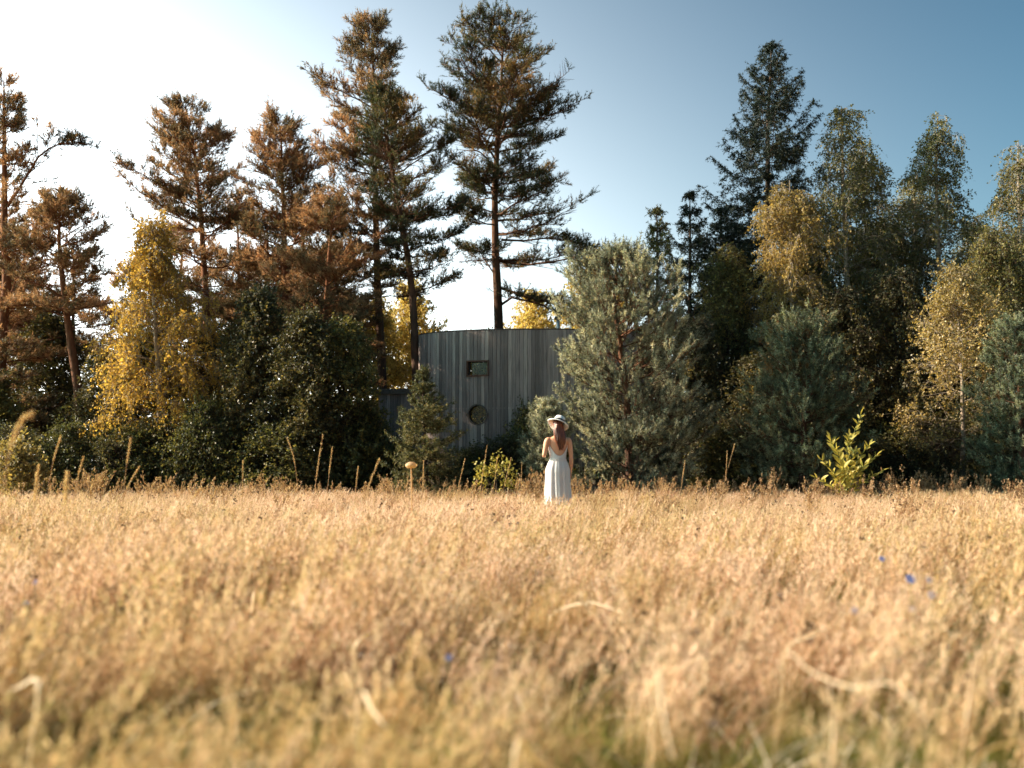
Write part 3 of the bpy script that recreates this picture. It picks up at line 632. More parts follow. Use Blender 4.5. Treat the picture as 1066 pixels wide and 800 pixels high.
link('roof', pymesh('roof', *disc(.045, ZT + .003, ZT + .035), M['roof']), cab)
link('floor', pymesh('floor', *disc(-.15, ZB + .02, ZB + .15), M['lining']), cab)
def cyl(name, r, z0, z1, loc, mat, parent, K=16, r2=None):
    P = np.array([[[0, 0, z0], [0, 0, (z0 + z1) / 2], [0, 0, z1]]]); r2 = r if r2 is None else r2
    V, T = tubes(P, np.array([[r, (r + r2) / 2, r2]]), K)
    n_ = len(V); V = np.vstack([V, [[0, 0, z0], [0, 0, z1]]]); T = np.vstack([T, [[i, (i + 1) % K, n_] for i in range(K)], [[n_ - K + i, n_ - K + (i + 1) % K, n_ + 1] for i in range(K)]])
    return link(name, trimesh(name, V, T, [mat]), parent, loc)
for k in range(8):
    a = k * math.pi / 4 + .3; cyl('post', .09, -.1, ZB + .02, (math.cos(a) * (CR - .45), math.sin(a) * (CB - .4), 0), M['post'], cab, 10)
fx, fy_ = at(581, 335, 32.6)[0] - CX, 32.6 - CY
flue = cyl('flue_pipe', .055, ZT + .03, at(581, 333, 32.6)[2], (fx, fy_, 0), M['steel'], cab)
zf = at(581, 333, 32.6)[2]
bm = bpy.data.meshes.new('flue_cap')
V, T = tubes(np.array([[[0, 0, zf - .03 + .17 * t] for t in np.linspace(0, 1, 9)]]), np.array([[.03 + .085 * math.sin(math.pi * t) ** .6 for t in np.linspace(0, 1, 9)]]), 14)
link('flue_cap', trimesh('flue_cap', V, T, [M['black_metal']], smooth=True), flue)
cyl('flue_collar', .13, ZT + .03, ZT + .17, (0, 0, 0), M['black_metal'], flue, 14, .06)
# windows: empties' parts in the tangent frame of the wall
def box(v0, v1):
    (a, b_, c), (d, e, f) = v0, v1
    return [(a, b_, c), (d, b_, c), (d, e, c), (a, e, c), (a, b_, f), (d, b_, f), (d, e, f), (a, e, f)], [(3, 2, 1, 0), (4, 5, 6, 7), (0, 1, 5, 4), (1, 2, 6, 5), (2, 3, 7, 6), (3, 0, 4, 7)]
def boxes(lst):
    V, Fs = [], []
    for a, b_ in lst:
        v, f = box(a, b_); k = len(V); V += v; Fs += [tuple(i + k for i in q) for q in f]
    return V, Fs
wq = wall_at(SW); wl = (wq[0], wq[1], 0); PW = math.atan2(wq[2], -wq[3])
fw = link('window_frame', pymesh('window_frame', *boxes([((-HW - .02, -.065, zr0 - .045), (HW + .02, .2, zr0 + .0)), ((-HW - .02, -.055, zr1), (HW + .02, .2, zr1 + .04)),
     ((-HW - .02, -.05, zr0), (-HW + .02, .2, zr1)), ((HW - .02, -.05, zr0), (HW + .02, .2, zr1))]), M['red_wood']), cab, wl)
fw.rotation_euler = (0, 0, PW)
link('pane', pymesh('pane', *box((-HW + .021, .13, zr0 + .001), (HW - .021, .136, zr1 - .001)), M['glass']), fw)
K = 40; V = []; Fs = []
for i in range(K):
    a = 2 * math.pi * i / K
    for r, y in ((RC - .03, -.045), (RC + .012, -.045), (RC + .012, .2), (RC - .03, .2)): V.append((r * math.cos(a), y, zc + r * math.sin(a)))
    for q in range(4): Fs.append((i * 4 + q, i * 4 + (q + 1) % 4, ((i + 1) % K) * 4 + (q + 1) % 4, ((i + 1) % K) * 4 + q))
rf = link('round_window_frame', pymesh('round_window_frame', V, Fs, M['post']), cab, wl); rf.rotation_euler = (0, 0, PW)
V = [(0, .13, zc)] + [((RC - .031) * math.cos(2 * math.pi * i / K), .13, zc + (RC - .031) * math.sin(2 * math.pi * i / K)) for i in range(K)]
link('pane', pymesh('pane', V, [(0, 1 + i, 1 + (i + 1) % K) for i in range(K)], M['glass']), rf)
# porch screen on the left with its flat cap
pw_ = 32.15; x0, x1 = at(395, 405, pw_)[0] - CX, at(447, 405, pw_)[0] - CX; zt = at(400, 411, pw_)[2]
ps = link('porch_wall', pymesh('porch_wall', *box((x0 + .02, pw_ - CY + .012, .35), (x1, pw_ - CY + .05, zt - .01)), M['lining']), cab)
nb_ = 14; bx_ = (x1 - x0) / nb_
pm = pymesh('board', *slab(bx_ - .008, (.3, .3, zt, zt), .024), M['larch'])
for j in range(nb_): link('board', pm, ps, (x0 + (j + .5) * bx_, pw_ - CY - cg.uniform(0, .012), 0))
sm = pymesh('board', *slab(.11, (.3, .3, zt, zt), .024), M['larch'])
for j in range(9):
    o = link('board', sm, ps, (x0 - .0, pw_ - CY + .07 + j * .117, 0)); o.rotation_euler = (0, 0, -math.pi / 2)
link('porch_cap', pymesh('porch_cap', *box((x0 - .2, pw_ - CY - .12, zt + .004), (x1 - .1, pw_ - CY + 1.2, zt + .17)), M['post']), cab)

# ------------------------------------------------------------------ meadow grass
def grass_mat(name, low, mids, high, trans=.45):
    """colour along the height of the blade, varied from tuft to tuft"""
    m, n, o = new_mat(name)
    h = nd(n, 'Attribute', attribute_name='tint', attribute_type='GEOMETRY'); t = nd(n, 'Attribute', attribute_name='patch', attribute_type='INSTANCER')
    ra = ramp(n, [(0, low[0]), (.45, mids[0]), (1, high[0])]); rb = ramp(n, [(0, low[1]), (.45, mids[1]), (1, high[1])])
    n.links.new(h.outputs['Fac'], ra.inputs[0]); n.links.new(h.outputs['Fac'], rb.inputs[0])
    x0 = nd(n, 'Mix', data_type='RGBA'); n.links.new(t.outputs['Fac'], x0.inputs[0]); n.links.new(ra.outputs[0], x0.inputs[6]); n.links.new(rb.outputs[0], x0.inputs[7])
    oi = nd(n, 'ObjectInfo'); rv = ramp(n, [(0, (.55, .44, .36)), (.25, (.85, .78, .70)), (.5, (1, 1, 1)), (1, (1.03, 1.03, 1.03))]); n.links.new(oi.outputs['Random'], rv.inputs[0])     # random brightness per tuft, for local contrast
    x = nd(n, 'Mix', data_type='RGBA', blend_type='MULTIPLY', inp={0: 1.0}); n.links.new(x0.outputs[2], x.inputs[6]); n.links.new(rv.outputs[0], x.inputs[7])
    p = nd(n, 'BsdfPrincipled', inp={'Roughness': .6, 'Specular IOR Level': .3}); n.links.new(x.outputs[2], p.inputs['Base Color'])
    tl = nd(n, 'BsdfTranslucent'); n.links.new(x.outputs[2], tl.inputs[0])
    ms = nd(n, 'MixShader', inp={0: trans}); n.links.new(p.outputs[0], ms.inputs[1]); n.links.new(tl.outputs[0], ms.inputs[2]); n.links.new(ms.outputs[0], o.inputs[0])
    return m
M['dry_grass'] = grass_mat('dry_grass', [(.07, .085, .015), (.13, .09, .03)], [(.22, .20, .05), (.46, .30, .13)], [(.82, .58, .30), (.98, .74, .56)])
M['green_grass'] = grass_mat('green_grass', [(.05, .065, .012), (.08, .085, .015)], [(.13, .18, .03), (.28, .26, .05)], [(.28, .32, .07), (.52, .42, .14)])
def blade_strip(A, s, d, L, w, bend, g, K=4, hmax=.5, h0=0., h1=1.):
    P = curves(s, d, L, bend, K, 0, g); N = len(P)
    a = unit(np.cross(d, g.normal(size=d.shape)))[:, None] * (w[:, None] * np.linspace(1, .12, K)[None] * .5)[..., None]
    V = np.stack([P - a, P + a], 2).reshape(-1, 3); q = np.arange(N * K * 2).reshape(N, K, 2)
    T = np.concatenate([np.stack([q[:, :-1, 0], q[:, :-1, 1], q[:, 1:, 1]], -1).reshape(-1, 3), np.stack([q[:, :-1, 0], q[:, 1:, 1], q[:, 1:, 0]], -1).reshape(-1, 3)])
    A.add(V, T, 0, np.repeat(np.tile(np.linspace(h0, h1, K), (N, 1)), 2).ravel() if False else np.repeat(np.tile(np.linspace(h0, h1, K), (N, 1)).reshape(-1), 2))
    return P
tufts = []
def tuft(name, kind, seed):
    g = np.random.default_rng(seed); A = Acc(); lean = None
    if kind == 'panicle':
        n_ = 22; s = np.c_[g.normal(size=(n_, 2)) * .06, np.zeros(n_)]; d = unit(np.c_[g.normal(size=(n_, 2)) * .16 + [.1, 0], np.ones(n_)])
        L = g.uniform(.24, .50, n_) ; P = blade_strip(A, s, d, L, np.full(n_, .0034), np.tile([[.26, 0, -.06]], (n_, 1)) * g.uniform(.4, 1.5, (n_, 1)), g, 4)
        i3, t3, s3, d3 = kids(P, np.full(n_, 10), .5, 1., R(22), g, up=.15)
        L3 = g.uniform(.03, .075, len(i3)) * (1.25 - t3)
        V, T = ribbons(curves(s3, d3, L3 * 1.3, np.zeros((len(i3), 3)), 2), .0012, g); A.add(V, T, 0, 1.)
        e = s3 + d3 * L3[:, None]
        for k in range(2):
            V, T = leaves(e - d3 * L3[:, None] * .35 * k, unit(d3 + g.normal(size=d3.shape) * .3), .024, .26, g); A.add(V, T, 0, np.repeat(g.uniform(.55, 1, len(e)), 4))
    if kind in ('panicle', 'blades', 'green'):
        n_ = {'panicle': 14, 'blades': 34, 'green': 46}[kind]
        s = np.c_[g.normal(size=(n_, 2)) * .08, np.zeros(n_)]; d = unit(np.c_[g.normal(size=(n_, 2)) * .32 + [.08, 0], np.ones(n_)])
        L = g.uniform(.14, .34, n_) * (.85 if kind == 'green' else 1); blade_strip(A, s, d, L, g.uniform(.003, .0065, n_), np.c_[g.normal(size=(n_, 2)) * .4 + [.15, 0], -g.uniform(.1, .6, n_)], g, 5, h1=.8)
    me = A.mesh(name, [M['green_grass' if kind == 'green' else 'dry_grass']])
    o = bpy.data.objects.new(name, me); return o
def scatter(name, protos, pts, rot, scl, patch, idx):
    c = bpy.data.collections.new(name + '_source')
    for o in protos: c.objects.link(o)
    me = bpy.data.meshes.new(name); me.vertices.add(len(pts)); me.vertices.foreach_set('co', pts.astype(np.float32).ravel())
    for nm, ty, val in (('rot', 'FLOAT_VECTOR', rot), ('scl', 'FLOAT', scl), ('patch', 'FLOAT', patch), ('idx', 'INT', idx)):
        a = me.attributes.new(nm, ty, 'POINT')
        a.data.foreach_set('vector' if ty == 'FLOAT_VECTOR' else 'value', np.ascontiguousarray(val).astype(np.int32 if ty == 'INT' else np.float32).ravel())
    ng = bpy.data.node_groups.new(name, 'GeometryNodeTree')
    ng.interface.new_socket('Geometry', in_out='INPUT', socket_type='NodeSocketGeometry'); ng.interface.new_socket('Geometry', in_out='OUTPUT', socket_type='NodeSocketGeometry')
    N = ng.nodes; gi = N.new('NodeGroupInput'); go = N.new('NodeGroupOutput'); ci = N.new('GeometryNodeCollectionInfo'); ci.inputs[0].default_value = c
    ci.inputs['Separate Children'].default_value = True; ci.inputs['Reset Children'].default_value = True
    ip = N.new('GeometryNodeInstanceOnPoints'); ip.inputs['Pick Instance'].default_value = True
    def na(nm, ty):
        x = N.new('GeometryNodeInputNamedAttribute'); x.data_type = ty; x.inputs[0].default_value = nm
        return [q for q in x.outputs if q.enabled][0]
    e2 = N.new('FunctionNodeEulerToRotation'); Lk = ng.links.new
    Lk(gi.outputs[0], ip.inputs['Points']); Lk(ci.outputs[0], ip.inputs['Instance']); Lk(na('idx', 'INT'), ip.inputs['Instance Index'])
    Lk(na('rot', 'FLOAT_VECTOR'), e2.inputs[0]); Lk(e2.outputs[0], ip.inputs['Rotation']); Lk(na('scl', 'FLOAT'), ip.inputs['Scale']); Lk(ip.outputs[0], go.inputs[0])
    o = link(name, me); mod = o.modifiers.new('scatter', 'NODES'); mod.node_group = ng
    return tag(o, kind='stuff')
def field(density, y0, y1, g, margin=2.5):
    a = (y1 - y0) * (y1 * .5 + margin) * 2; n_ = int(a * density)
    y = g.uniform(y0, y1, n_); x = g.uniform(-1, 1, n_) * (y1 * .5 + margin)
    ok = np.abs(x) < .5 * np.maximum(y, 0) + margin
    return np.c_[x[ok], y[ok]]
g = np.random.default_rng(21)
def patchn(p, sc, seed):
    gg = np.random.default_rng(seed); v = np.zeros(len(p))
    for k in range(9):
        w = gg.normal(size=2) * sc * (1 + k * .35); v += np.sin(p @ w + gg.uniform(0, 6.28)) / (1 + k * .2)
    return v / 3.2 * .5 + .5
pt = np.concatenate([field(46, -1, 6, g), field(40, 6, 14, g), field(38, 14, 27.6, g)])
pt = pt[patchn(pt, 2.2, 31) * .8 + patchn(pt, 6, 33) * .6 + g.normal(size=len(pt)) * .1 - .24 * np.clip((7.5 - pt[:, 1]) / 4, 0, 1) > .53]
edge = 27.0 + .5 * np.sin(pt[:, 0] * .7) + .35 * np.sin(pt[:, 0] * 1.9 + 1); pt = pt[pt[:, 1] < edge + g.normal(size=len(pt)) * .3]
n_ = len(pt); green = patchn(pt, 1.1, 4) + g.normal(size=n_) * .12 + .42 * np.clip((6 - pt[:, 1]) / 4, 0, 1) - .12 * np.clip((pt[:, 1] - 9) / 8, 0, 1)
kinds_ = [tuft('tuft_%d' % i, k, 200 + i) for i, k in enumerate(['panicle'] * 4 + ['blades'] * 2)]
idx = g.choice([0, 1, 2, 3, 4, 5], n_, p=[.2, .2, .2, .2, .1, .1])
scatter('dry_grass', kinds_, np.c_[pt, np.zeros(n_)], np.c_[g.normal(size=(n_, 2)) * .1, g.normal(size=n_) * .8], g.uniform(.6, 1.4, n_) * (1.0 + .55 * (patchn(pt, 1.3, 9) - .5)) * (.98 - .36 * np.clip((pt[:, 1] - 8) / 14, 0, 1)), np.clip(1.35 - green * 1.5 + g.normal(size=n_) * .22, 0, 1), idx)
p2 = np.concatenate([field(75, -1, 6, g), field(42, 6, 14, g), field(22, 14, 27.0, g)]); gr = patchn(p2, .9, 4)
p2 = p2[gr + g.normal(size=len(p2)) * .2 + .3 * np.clip((6 - p2[:, 1]) / 4, 0, 1) - .2 * np.clip((p2[:, 1] - 9) / 8, 0, 1) > .36]; n_ = len(p2)
scatter('green_grass', [tuft('green_tuft_%d' % i, 'green', 300 + i) for i in range(3)], np.c_[p2, np.zeros(n_)], np.c_[g.normal(size=(n_, 2)) * .1, g.uniform(0, 6.28, n_)], g.uniform(.7, 1.25, n_), g.random(n_), g.integers(0, 3, n_))

# broad bleached blades and dark seed specks scattered through the grass
def pale_tuft(name, seed, dark=False):
    g = np.random.default_rng(seed); A = Acc()
    n_ = 3 if not dark else 2; s = np.c_[g.normal(size=(n_, 2)) * .05, np.zeros(n_)]; d = unit(np.c_[g.normal(size=(n_, 2)) * .35 + [.15, 0], np.ones(n_)])
    if dark:
        P = blade_strip(A, s, d, g.uniform(.3, .45, n_), np.full(n_, .003), np.zeros((n_, 3)), g, 4, h1=.5)
        e = np.repeat(P[:, -1], 9, 0); V, T = leaves(e + g.normal(size=e.shape) * .006, unit(g.normal(size=e.shape)), .02, .6, g); A.add(V, T, 0, 0.)
    else: blade_strip(A, s, d, g.uniform(.35, .6, n_), g.uniform(.004, .010, n_), np.c_[g.normal(size=(n_, 2)) * .35 + [.25, 0], -g.uniform(.2, .9, n_)], g, 7, h0=.6)
    return bpy.data.objects.new(name, A.mesh(name, [M['pale'] if not dark else M['seed_head']]))
M['pale'] = leaf_mat('bleached_blade', [(0, (.4, .28, .14)), (.5, (.72, .56, .38)), (1, (.9, .78, .62))], .35)
M['seed_head'] = leaf_mat('brown_seed_head', [(0, (.06, .03, .015)), (.5, (.3, .2, .09)), (1, (.45, .3, .15))], .2)
p3 = np.concatenate([field(20, .8, 6, g), field(12, 6, 27, g)]); n_ = len(p3)
scatter('bleached_blades', [pale_tuft('pale_%d' % i, 400 + i) for i in range(5)] , np.c_[p3, np.zeros(n_)], np.c_[g.normal(size=(n_, 2)) * .15, g.normal(size=n_) * .9], g.uniform(.7, 1.2, n_), g.random(n_), g.integers(0, 5, n_))
p3 = field(1.3, 1.5, 27, g); n_ = len(p3)
scatter('brown_seed_heads', [pale_tuft('seed_%d' % i, 420 + i, True) for i in range(3)], np.c_[p3, np.zeros(n_)], np.c_[g.normal(size=(n_, 2)) * .15, g.uniform(0, 6, n_)], g.uniform(.9, 1.25, n_), g.random(n_), g.integers(0, 3, n_))

# ------------------------------------------------------------------ plants standing out of the meadow
def ribbon_tube(pts, w, th, K=16, taper=.15):
    """flattened stem or blade through the points: real width and thickness"""
    pts = np.array(pts, float); n0 = len(pts); t = np.linspace(0, n0 - 1, K)
    def cr(i): return pts[np.clip(i, 0, n0 - 1)]
    i = np.minimum(t.astype(int), n0 - 2); f = (t - i)[:, None]
    p0, p1, p2, p3 = cr(i - 1), cr(i), cr(i + 1), cr(i + 2)
    P = .5 * (2 * p1 + (p2 - p0) * f + (2 * p0 - 5 * p1 + 4 * p2 - p3) * f ** 2 + (3 * p1 - p0 - 3 * p2 + p3) * f ** 3)
    tg = unit(np.gradient(P, axis=0)); a = unit(np.cross(tg, np.array([.05, -1., .1]))); b_ = np.cross(tg, a)
    r = (w * .5 * (1 - (1 - taper) * np.linspace(0, 1, K) ** 2) * np.minimum(1, .18 + 3.2 * np.linspace(0, 1, K) ** 2))[:, None]; h = (th * .5)
    V = np.stack([P - a * r, P + b_ * h, P + a * r, P - b_ * h], 1).reshape(-1, 3)
    T = []
    for k in range(K - 1):
        for q in range(4):
            A_, B_ = k * 4 + q, k * 4 + (q + 1) % 4; T += [[A_, B_, B_ + 4], [A_, B_ + 4, A_ + 4]]
    return V, np.array(T), P
def tinted(name, V, T, mat, ti): return trimesh(name, V, T, [M[mat]], None, np.broadcast_to(ti, (len(V),)), True)
# tall plumes of reed grass: top pixel, foot pixel, depth, plume length and width in metres
PLG = 'tall dry grass plumes rising above the meadow'
PL = [(33, 431, 8, 480, 4.2, .13, .045, 'big blurred plume leaning right at the left edge, nearest to the camera'), (63, 455, 52, 500, 9, .17, .03, 'slim plume leaning right, under the leaning reddish pine'),
      (87, 476, 78, 515, 9.5, .16, .028, 'short slim plume just right of the leaning reddish pine trunk'), (136, 457, 129, 510, 9, .17, .04, 'plump upright plume left of the golden birch'), (70, 493, 68, 530, 6.5, .16, .06, 'thick blurred upright plume in the left foreground'),
      (145, 486, 128, 520, 11, .2, .035, 'arching plume leaning right beside the plump one'), (336, 453, 328, 510, 12, .42, .05, 'long thick plume in front of the dark thicket'), (299, 456, 308, 490, 12, .25, .03, 'plume leaning left, left of the long thick plume'),
      (346, 466, 341, 510, 13, .26, .035, 'thin dark plume right of the long thick plume'), (373, 486, 370, 515, 13, .2, .03, 'short plume left of the round seed head'), (395, 478, 380, 520, 11, .3, .05, 'broad plume leaning right, left of the little spruce'),
      (441, 480, 440, 515, 17, .4, .06, 'short feathery plume in front of the little spruce'), (507, 464, 500, 512, 18, .6, .055, 'tall plume below the round cabin window'), (484, 478, 476, 515, 17, .5, .05, 'plume leaning right at the right foot of the little spruce'),
      (518, 475, 514, 510, 21, .5, .055, 'thin plume in front of the cabin boards'), (532, 477, 524, 512, 21, .45, .06, 'plume leaning right, left of the smallest young pine'), (543, 482, 543, 510, 22, .4, .05, 'small plume beside the smallest young pine'),
      (40, 486, 36, 525, 7.5, .2, .07, 'fluffy blurred plume between two slim ones at far left'), (210, 508, 196, 530, 10, .22, .04, 'drooping plume under the golden birch'), (253, 480, 252, 525, 11, .3, .03, 'upright reddish plume right of the golden birch'),
      (713, 480, 708, 520, 15, .3, .035, 'thin upright plume below the big young pine'), (765, 462, 752, 512, 16, .3, .03, 'thin bent stalk left of the rounded young pine'), (757, 470, 755, 512, 16, .35, .035, 'upright pale stalk left of the rounded young pine'), (981, 528, 981, 555, 12, .2, .02, 'lone thin dark plume in the sunlit grass at right')]
M['plume'] = leaf_mat('dry_plume', [(0, (.28, .17, .09)), (.5, (.56, .38, .23)), (1, (.78, .60, .42))], .5)
for q, (u, v, ub, vb, Y, pl, pw2, lab) in enumerate(PL):
    g = np.random.default_rng(500 + q); top = at(u, v, Y); b0 = at(ub, vb, Y); k_ = (b0[2]) / max(top[2] - b0[2], .05); base = b0 + (b0 - top) * k_ * .35; base[2] = 0; base[0] = b0[0] + (b0[0] - top[0]) * k_ * .3
    root = empty('grass_plume', base, label='tall dry grass ' + lab if len(lab.split()) < 14 else lab, cat='dry grass', group=PLG)
    pts = [(0, 0, 0), (b0 - base) * [1, 1, 1], top - base]; V, T, P = ribbon_tube(pts, .006, .004, 18)
    link('stem', tinted('stem', V, T, 'plume', .35), root)
    H_ = np.linalg.norm(np.diff(P, axis=0), axis=1).sum(); f0 = max(0, 1 - pl / H_); A = Acc(); Pn = P[None]
    n2 = 150; cl = np.r_[0, np.cumsum(np.linalg.norm(np.diff(P, axis=0), axis=1))] / H_; f0 = max(0, 1 - pl * 1.3 / H_); t = np.interp(g.uniform(f0, 1, n2), cl, np.linspace(0, 1, len(P))); f0 = np.interp(f0, cl, np.linspace(0, 1, len(P))); s, tg = sample(Pn, np.zeros(n2, int), t); f = (t - f0) / (1 - f0 + 1e-6)
    L3 = pw2 * (np.sin(np.clip(f, .06, 1) * math.pi) ** .6 * .32 + .07) * g.uniform(.5, 1.1, n2)
    dd = unit(tg * 1.7 + g.normal(size=s.shape) * .45); P3 = curves(s, dd, L3 * 1.2, np.zeros_like(s), 3, 0, g)
    V, T = ribbons(P3, .0012, g); A.add(V, T, 0, .5)
    idx = np.repeat(np.arange(n2), 4); ss, tt = sample(P3, idx, g.uniform(.15, 1, len(idx))); V, T = leaves(ss, unit(tt + g.normal(size=ss.shape) * .5), (.009 + pw2 * .10), .22, g); A.add(V, T, 0, np.repeat(g.uniform(.2, 1, len(idx)), 4))
    link('plume', A.mesh('plume', [M['plume']]), root)
# round dried head on a stalk, left of the little spruce
tp = at(428, 485, 12.5); root = empty('dried_flower', (tp[0], tp[1], 0), label='round brown dried flower head on a straight stalk before the little spruce', cat='dried flower')
V, T, P = ribbon_tube([(0, 0, 0), (.01, 0, tp[2] * .5), (0, 0, tp[2])], .016, .014, 8, .9); link('stem', tinted('stem', V, T, 'plume', .6), root)
zz = np.linspace(0, 1, 8); V, T = tubes(np.array([[[0, 0, tp[2] - .03 + .075 * z] for z in zz]]), np.array([[.02 + .05 * math.sin(math.pi * min(1, z * .9 + .1)) ** .7 for z in zz]]), 14)
link('flower_head', tinted('flower_head', V, T, 'plume', .75), root)
# pale broad blades lying and arching in the foreground
BLG = 'broad bleached blades bent over in the foreground'
BL = [([(376, 722), (388, 740), (402, 758)], 2.9, .020, 'short straight pale blade left of centre near the bottom'), ([(372, 670), (392, 656), (411, 640)], 3.9, .016, 'pale blade rising right, above the short straight one'),
      ([(815, 680), (845, 700), (888, 716), (930, 712), (958, 742), (968, 766)], 2.9, .008, 'long arched pale blade bending down at lower right'), ([(1008, 742), (1016, 700), (1030, 668), (1044, 648)], 3.0, .022, 'wide pale blade standing near the right edge'),
      ([(878, 716), (898, 700), (918, 683)], 3.1, .013, 'short pale blade crossing the long arched one'), ([(265, 616), (262, 634), (266, 648)], 5, .014, 'small upright white blade left of centre'),
      ([(335, 590), (345, 573), (357, 560)], 7.5, .02, 'short bright blade in the middle distance at left'), ([(868, 772), (866, 735), (862, 705)], 2.7, .012, 'upright thin pale blade at lower right'), ([(820, 676), (850, 660), (868, 648)], 3.6, .010, 'thin pale blade rising right above the arched one'),
      ([(1010, 806), (1030, 780), (1066, 772)], 2.5, .014, 'pale blade bending over at the bottom right corner'), ([(575, 640), (610, 628), (632, 632), (650, 640)], 5, .012, 'thin bent pale blade below the woman'), ([(540, 775), (560, 795), (590, 806)], 2.5, .016, 'pale blade at the bottom edge near the centre'),
      ([(685, 700), (690, 740), (700, 790)], 2.6, .013, 'upright blurred blade right of centre at the bottom'), ([(40, 712), (20, 716), (5, 722)], 2.9, .018, 'flat pale blade near the left edge'), ([(600, 530), (620, 531), (640, 529)], 16.5, .035, 'horizontal white blade right of the hem of the dress')]
for q, (pts, Y, w, lab) in enumerate(BL):
    g = np.random.default_rng(600 + q); P0 = [at(u, v, Y + .12 * i * (1 if q % 2 else -1)) for i, (u, v) in enumerate(pts)]
    foot = P0[0] + np.array([-.05, .03, 0]); foot[2] = 0; root_ = [foot + [0, 0, .0], foot * .4 + P0[0] * .6] + P0
    V, T, P = ribbon_tube(np.array(root_) - foot, w, .0016, 26, .2)
    o = link('bent_grass', tinted('bent_grass', V, T, 'pale', np.clip(g.normal() * .15 + .7, 0, 1)), None, tuple(foot)); tag(o, lab, 'grass blade', BLG, 'thing')
# chicory
FLG = 'pale blue meadow flowers'
M['petal'] = leaf_mat('blue_petal', [(0, (.22, .28, .75)), (1, (.45, .5, .9))], .4)
M['stem_green'] = leaf_mat('flower_stem', [(0, (.12, .16, .04)), (1, (.2, .22, .07))], .3)
for q, (u, v, Y, sz, lab) in enumerate([(889, 636, 4.5, .020, 'lowest blue flower on the right side of the meadow'), (948, 603, 5.2, .026, 'brightest blue flower in the cluster at right'), (970, 620, 5.0, .022, 'blue flower below and right of the brightest one'), (967, 604, 5.6, .017, 'faint lilac flower right of the brightest one'),
        (950, 634, 4.6, .018, 'faint lilac flower at the bottom of the right cluster'), (918, 582, 6.2, .019, 'small blue flower highest on the right side'), (27, 629, 4.9, .016, 'blue flower near the left edge of the meadow'), (36, 606, 5.3, .014, 'tiny dark blue flower above the one at the left edge'), (467, 685, 3.7, .013, 'small violet blue flower low in the centre'), (282, 591, 6.5, .016, 'tiny blue flower left of centre')]):
    g = np.random.default_rng(640 + q); tp = at(u, v, Y); root = empty('blue_flower', (tp[0], tp[1], 0), label=lab, cat='flower', group=FLG)
    V, T, P = ribbon_tube([(.02, 0, 0), (.01, 0, tp[2] * .5), (0, 0, tp[2])], .004, .004, 8, .8); link('stem', tinted('stem', V, T, 'stem_green', .4), root)
    nd_ = unit(np.array([.1, -.8, .5])); a_ = unit(np.cross(nd_, [0, 0, 1.])); b_ = np.cross(nd_, a_); pv, pt_ = [], []
    for k in range(13):
        th = k * 6.2832 / 13 + g.normal() * .06; d_ = a_ * math.cos(th) + b_ * math.sin(th); w_ = -a_ * math.sin(th) + b_ * math.cos(th); c0 = np.array([0, 0, tp[2]])
        pp = [c0 + d_ * sz * .1 - w_ * sz * .06, c0 + d_ * sz * .1 + w_ * sz * .06, c0 + d_ * sz * .6 + w_ * sz * .2 + nd_ * sz * .1, c0 + d_ * sz + w_ * sz * .14 + nd_ * sz * .05, c0 + d_ * sz - w_ * sz * .14 + nd_ * sz * .05, c0 + d_ * sz * .6 - w_ * sz * .2 + nd_ * sz * .1]
        b0 = len(pv); pv += pp; pt_ += [[b0, b0 + 1, b0 + 2], [b0, b0 + 2, b0 + 5], [b0 + 5, b0 + 2, b0 + 3], [b0 + 5, b0 + 3, b0 + 4]]
    link('blossom', trimesh('blossom', pv, pt_, [M['petal']], None, g.random(len(pv)) * .3 + (.7 if 'lilac' in lab else .2)), root)
# yellow-green sapling with large leaves
g = np.random.default_rng(77); sb = at(880, 512, 24.2); sb[2] = 0
sap = empty('sapling', sb, label='sapling with large glossy yellow green leaves at the foot of the rounded young pine', cat='sapling')
lv = []
for k in range(4):                                # four leaf shapes, shared
    L_ = (.165, .21, .14, .24)[k]; w_ = L_ * .17; K = 5; V = []
    for i in range(K + 1):
        t = i / K; ww = w_ * math.sin(math.pi * min(1, t * .92 + .06)) ** .8; zc_ = -.12 * L_ * t * t; V += [(-ww, L_ * t, zc_ + ww * .35), (0, L_ * t, zc_), (ww, L_ * t, zc_ + ww * .35)]
    T = []
    for i in range(K):
        for q in range(2): a0 = i * 3 + q; T += [[a0, a0 + 1, a0 + 4], [a0, a0 + 4, a0 + 3]]
    lv.append(trimesh('leaf', V, T, [M['yellow_leaf']], None, np.full(len(V), (.35, .6, .8, .5)[k]), True))
SS = [(896, 432), (884, 452), (864, 456), (854, 478), (848, 497), (872, 470), (890, 470), (905, 462), (913, 474), (916, 492), (878, 486), (900, 484), (866, 492), (886, 494)]
for i, (u, v) in enumerate(SS):
    tp = at(u, v, 24.2 + g.uniform(-.35, .35)) - sb; mid = tp * np.array([.35, .5, .62]); st, tt, P = ribbon_tube([(0, 0, 0), mid, tp], .018, .016, 12, .3)
    link('stem', tinted('stem', st, tt, 'stem_green', .5), sap)
    nl = 12 + int(tp[2] * 6)
    for j in range(nl):
        f = 1 - .62 * (j / nl) ** .9; q = P[int(f * 11)]; sd_ = 1 if j % 2 else -1; tgt = unit(tp - mid)
        d_ = unit(tgt * g.uniform(.5, 1.0) + np.array([sd_ * g.uniform(.4, .9), g.normal() * .5, .15])) if j else tgt
        y_ = Vector(d_); z_ = Vector((g.normal() * .5, -.7 + g.normal() * .4, .7)); x_ = y_.cross(z_).normalized(); z_ = x_.cross(y_)
        o = link('leaf', lv[g.integers(0, 4)], sap); o.matrix_local = Matrix.Translation(Vector(q)) @ Matrix((x_, y_, z_)).transposed().to_4x4() @ Matrix.Scale(g.uniform(.75, 1.1), 4)
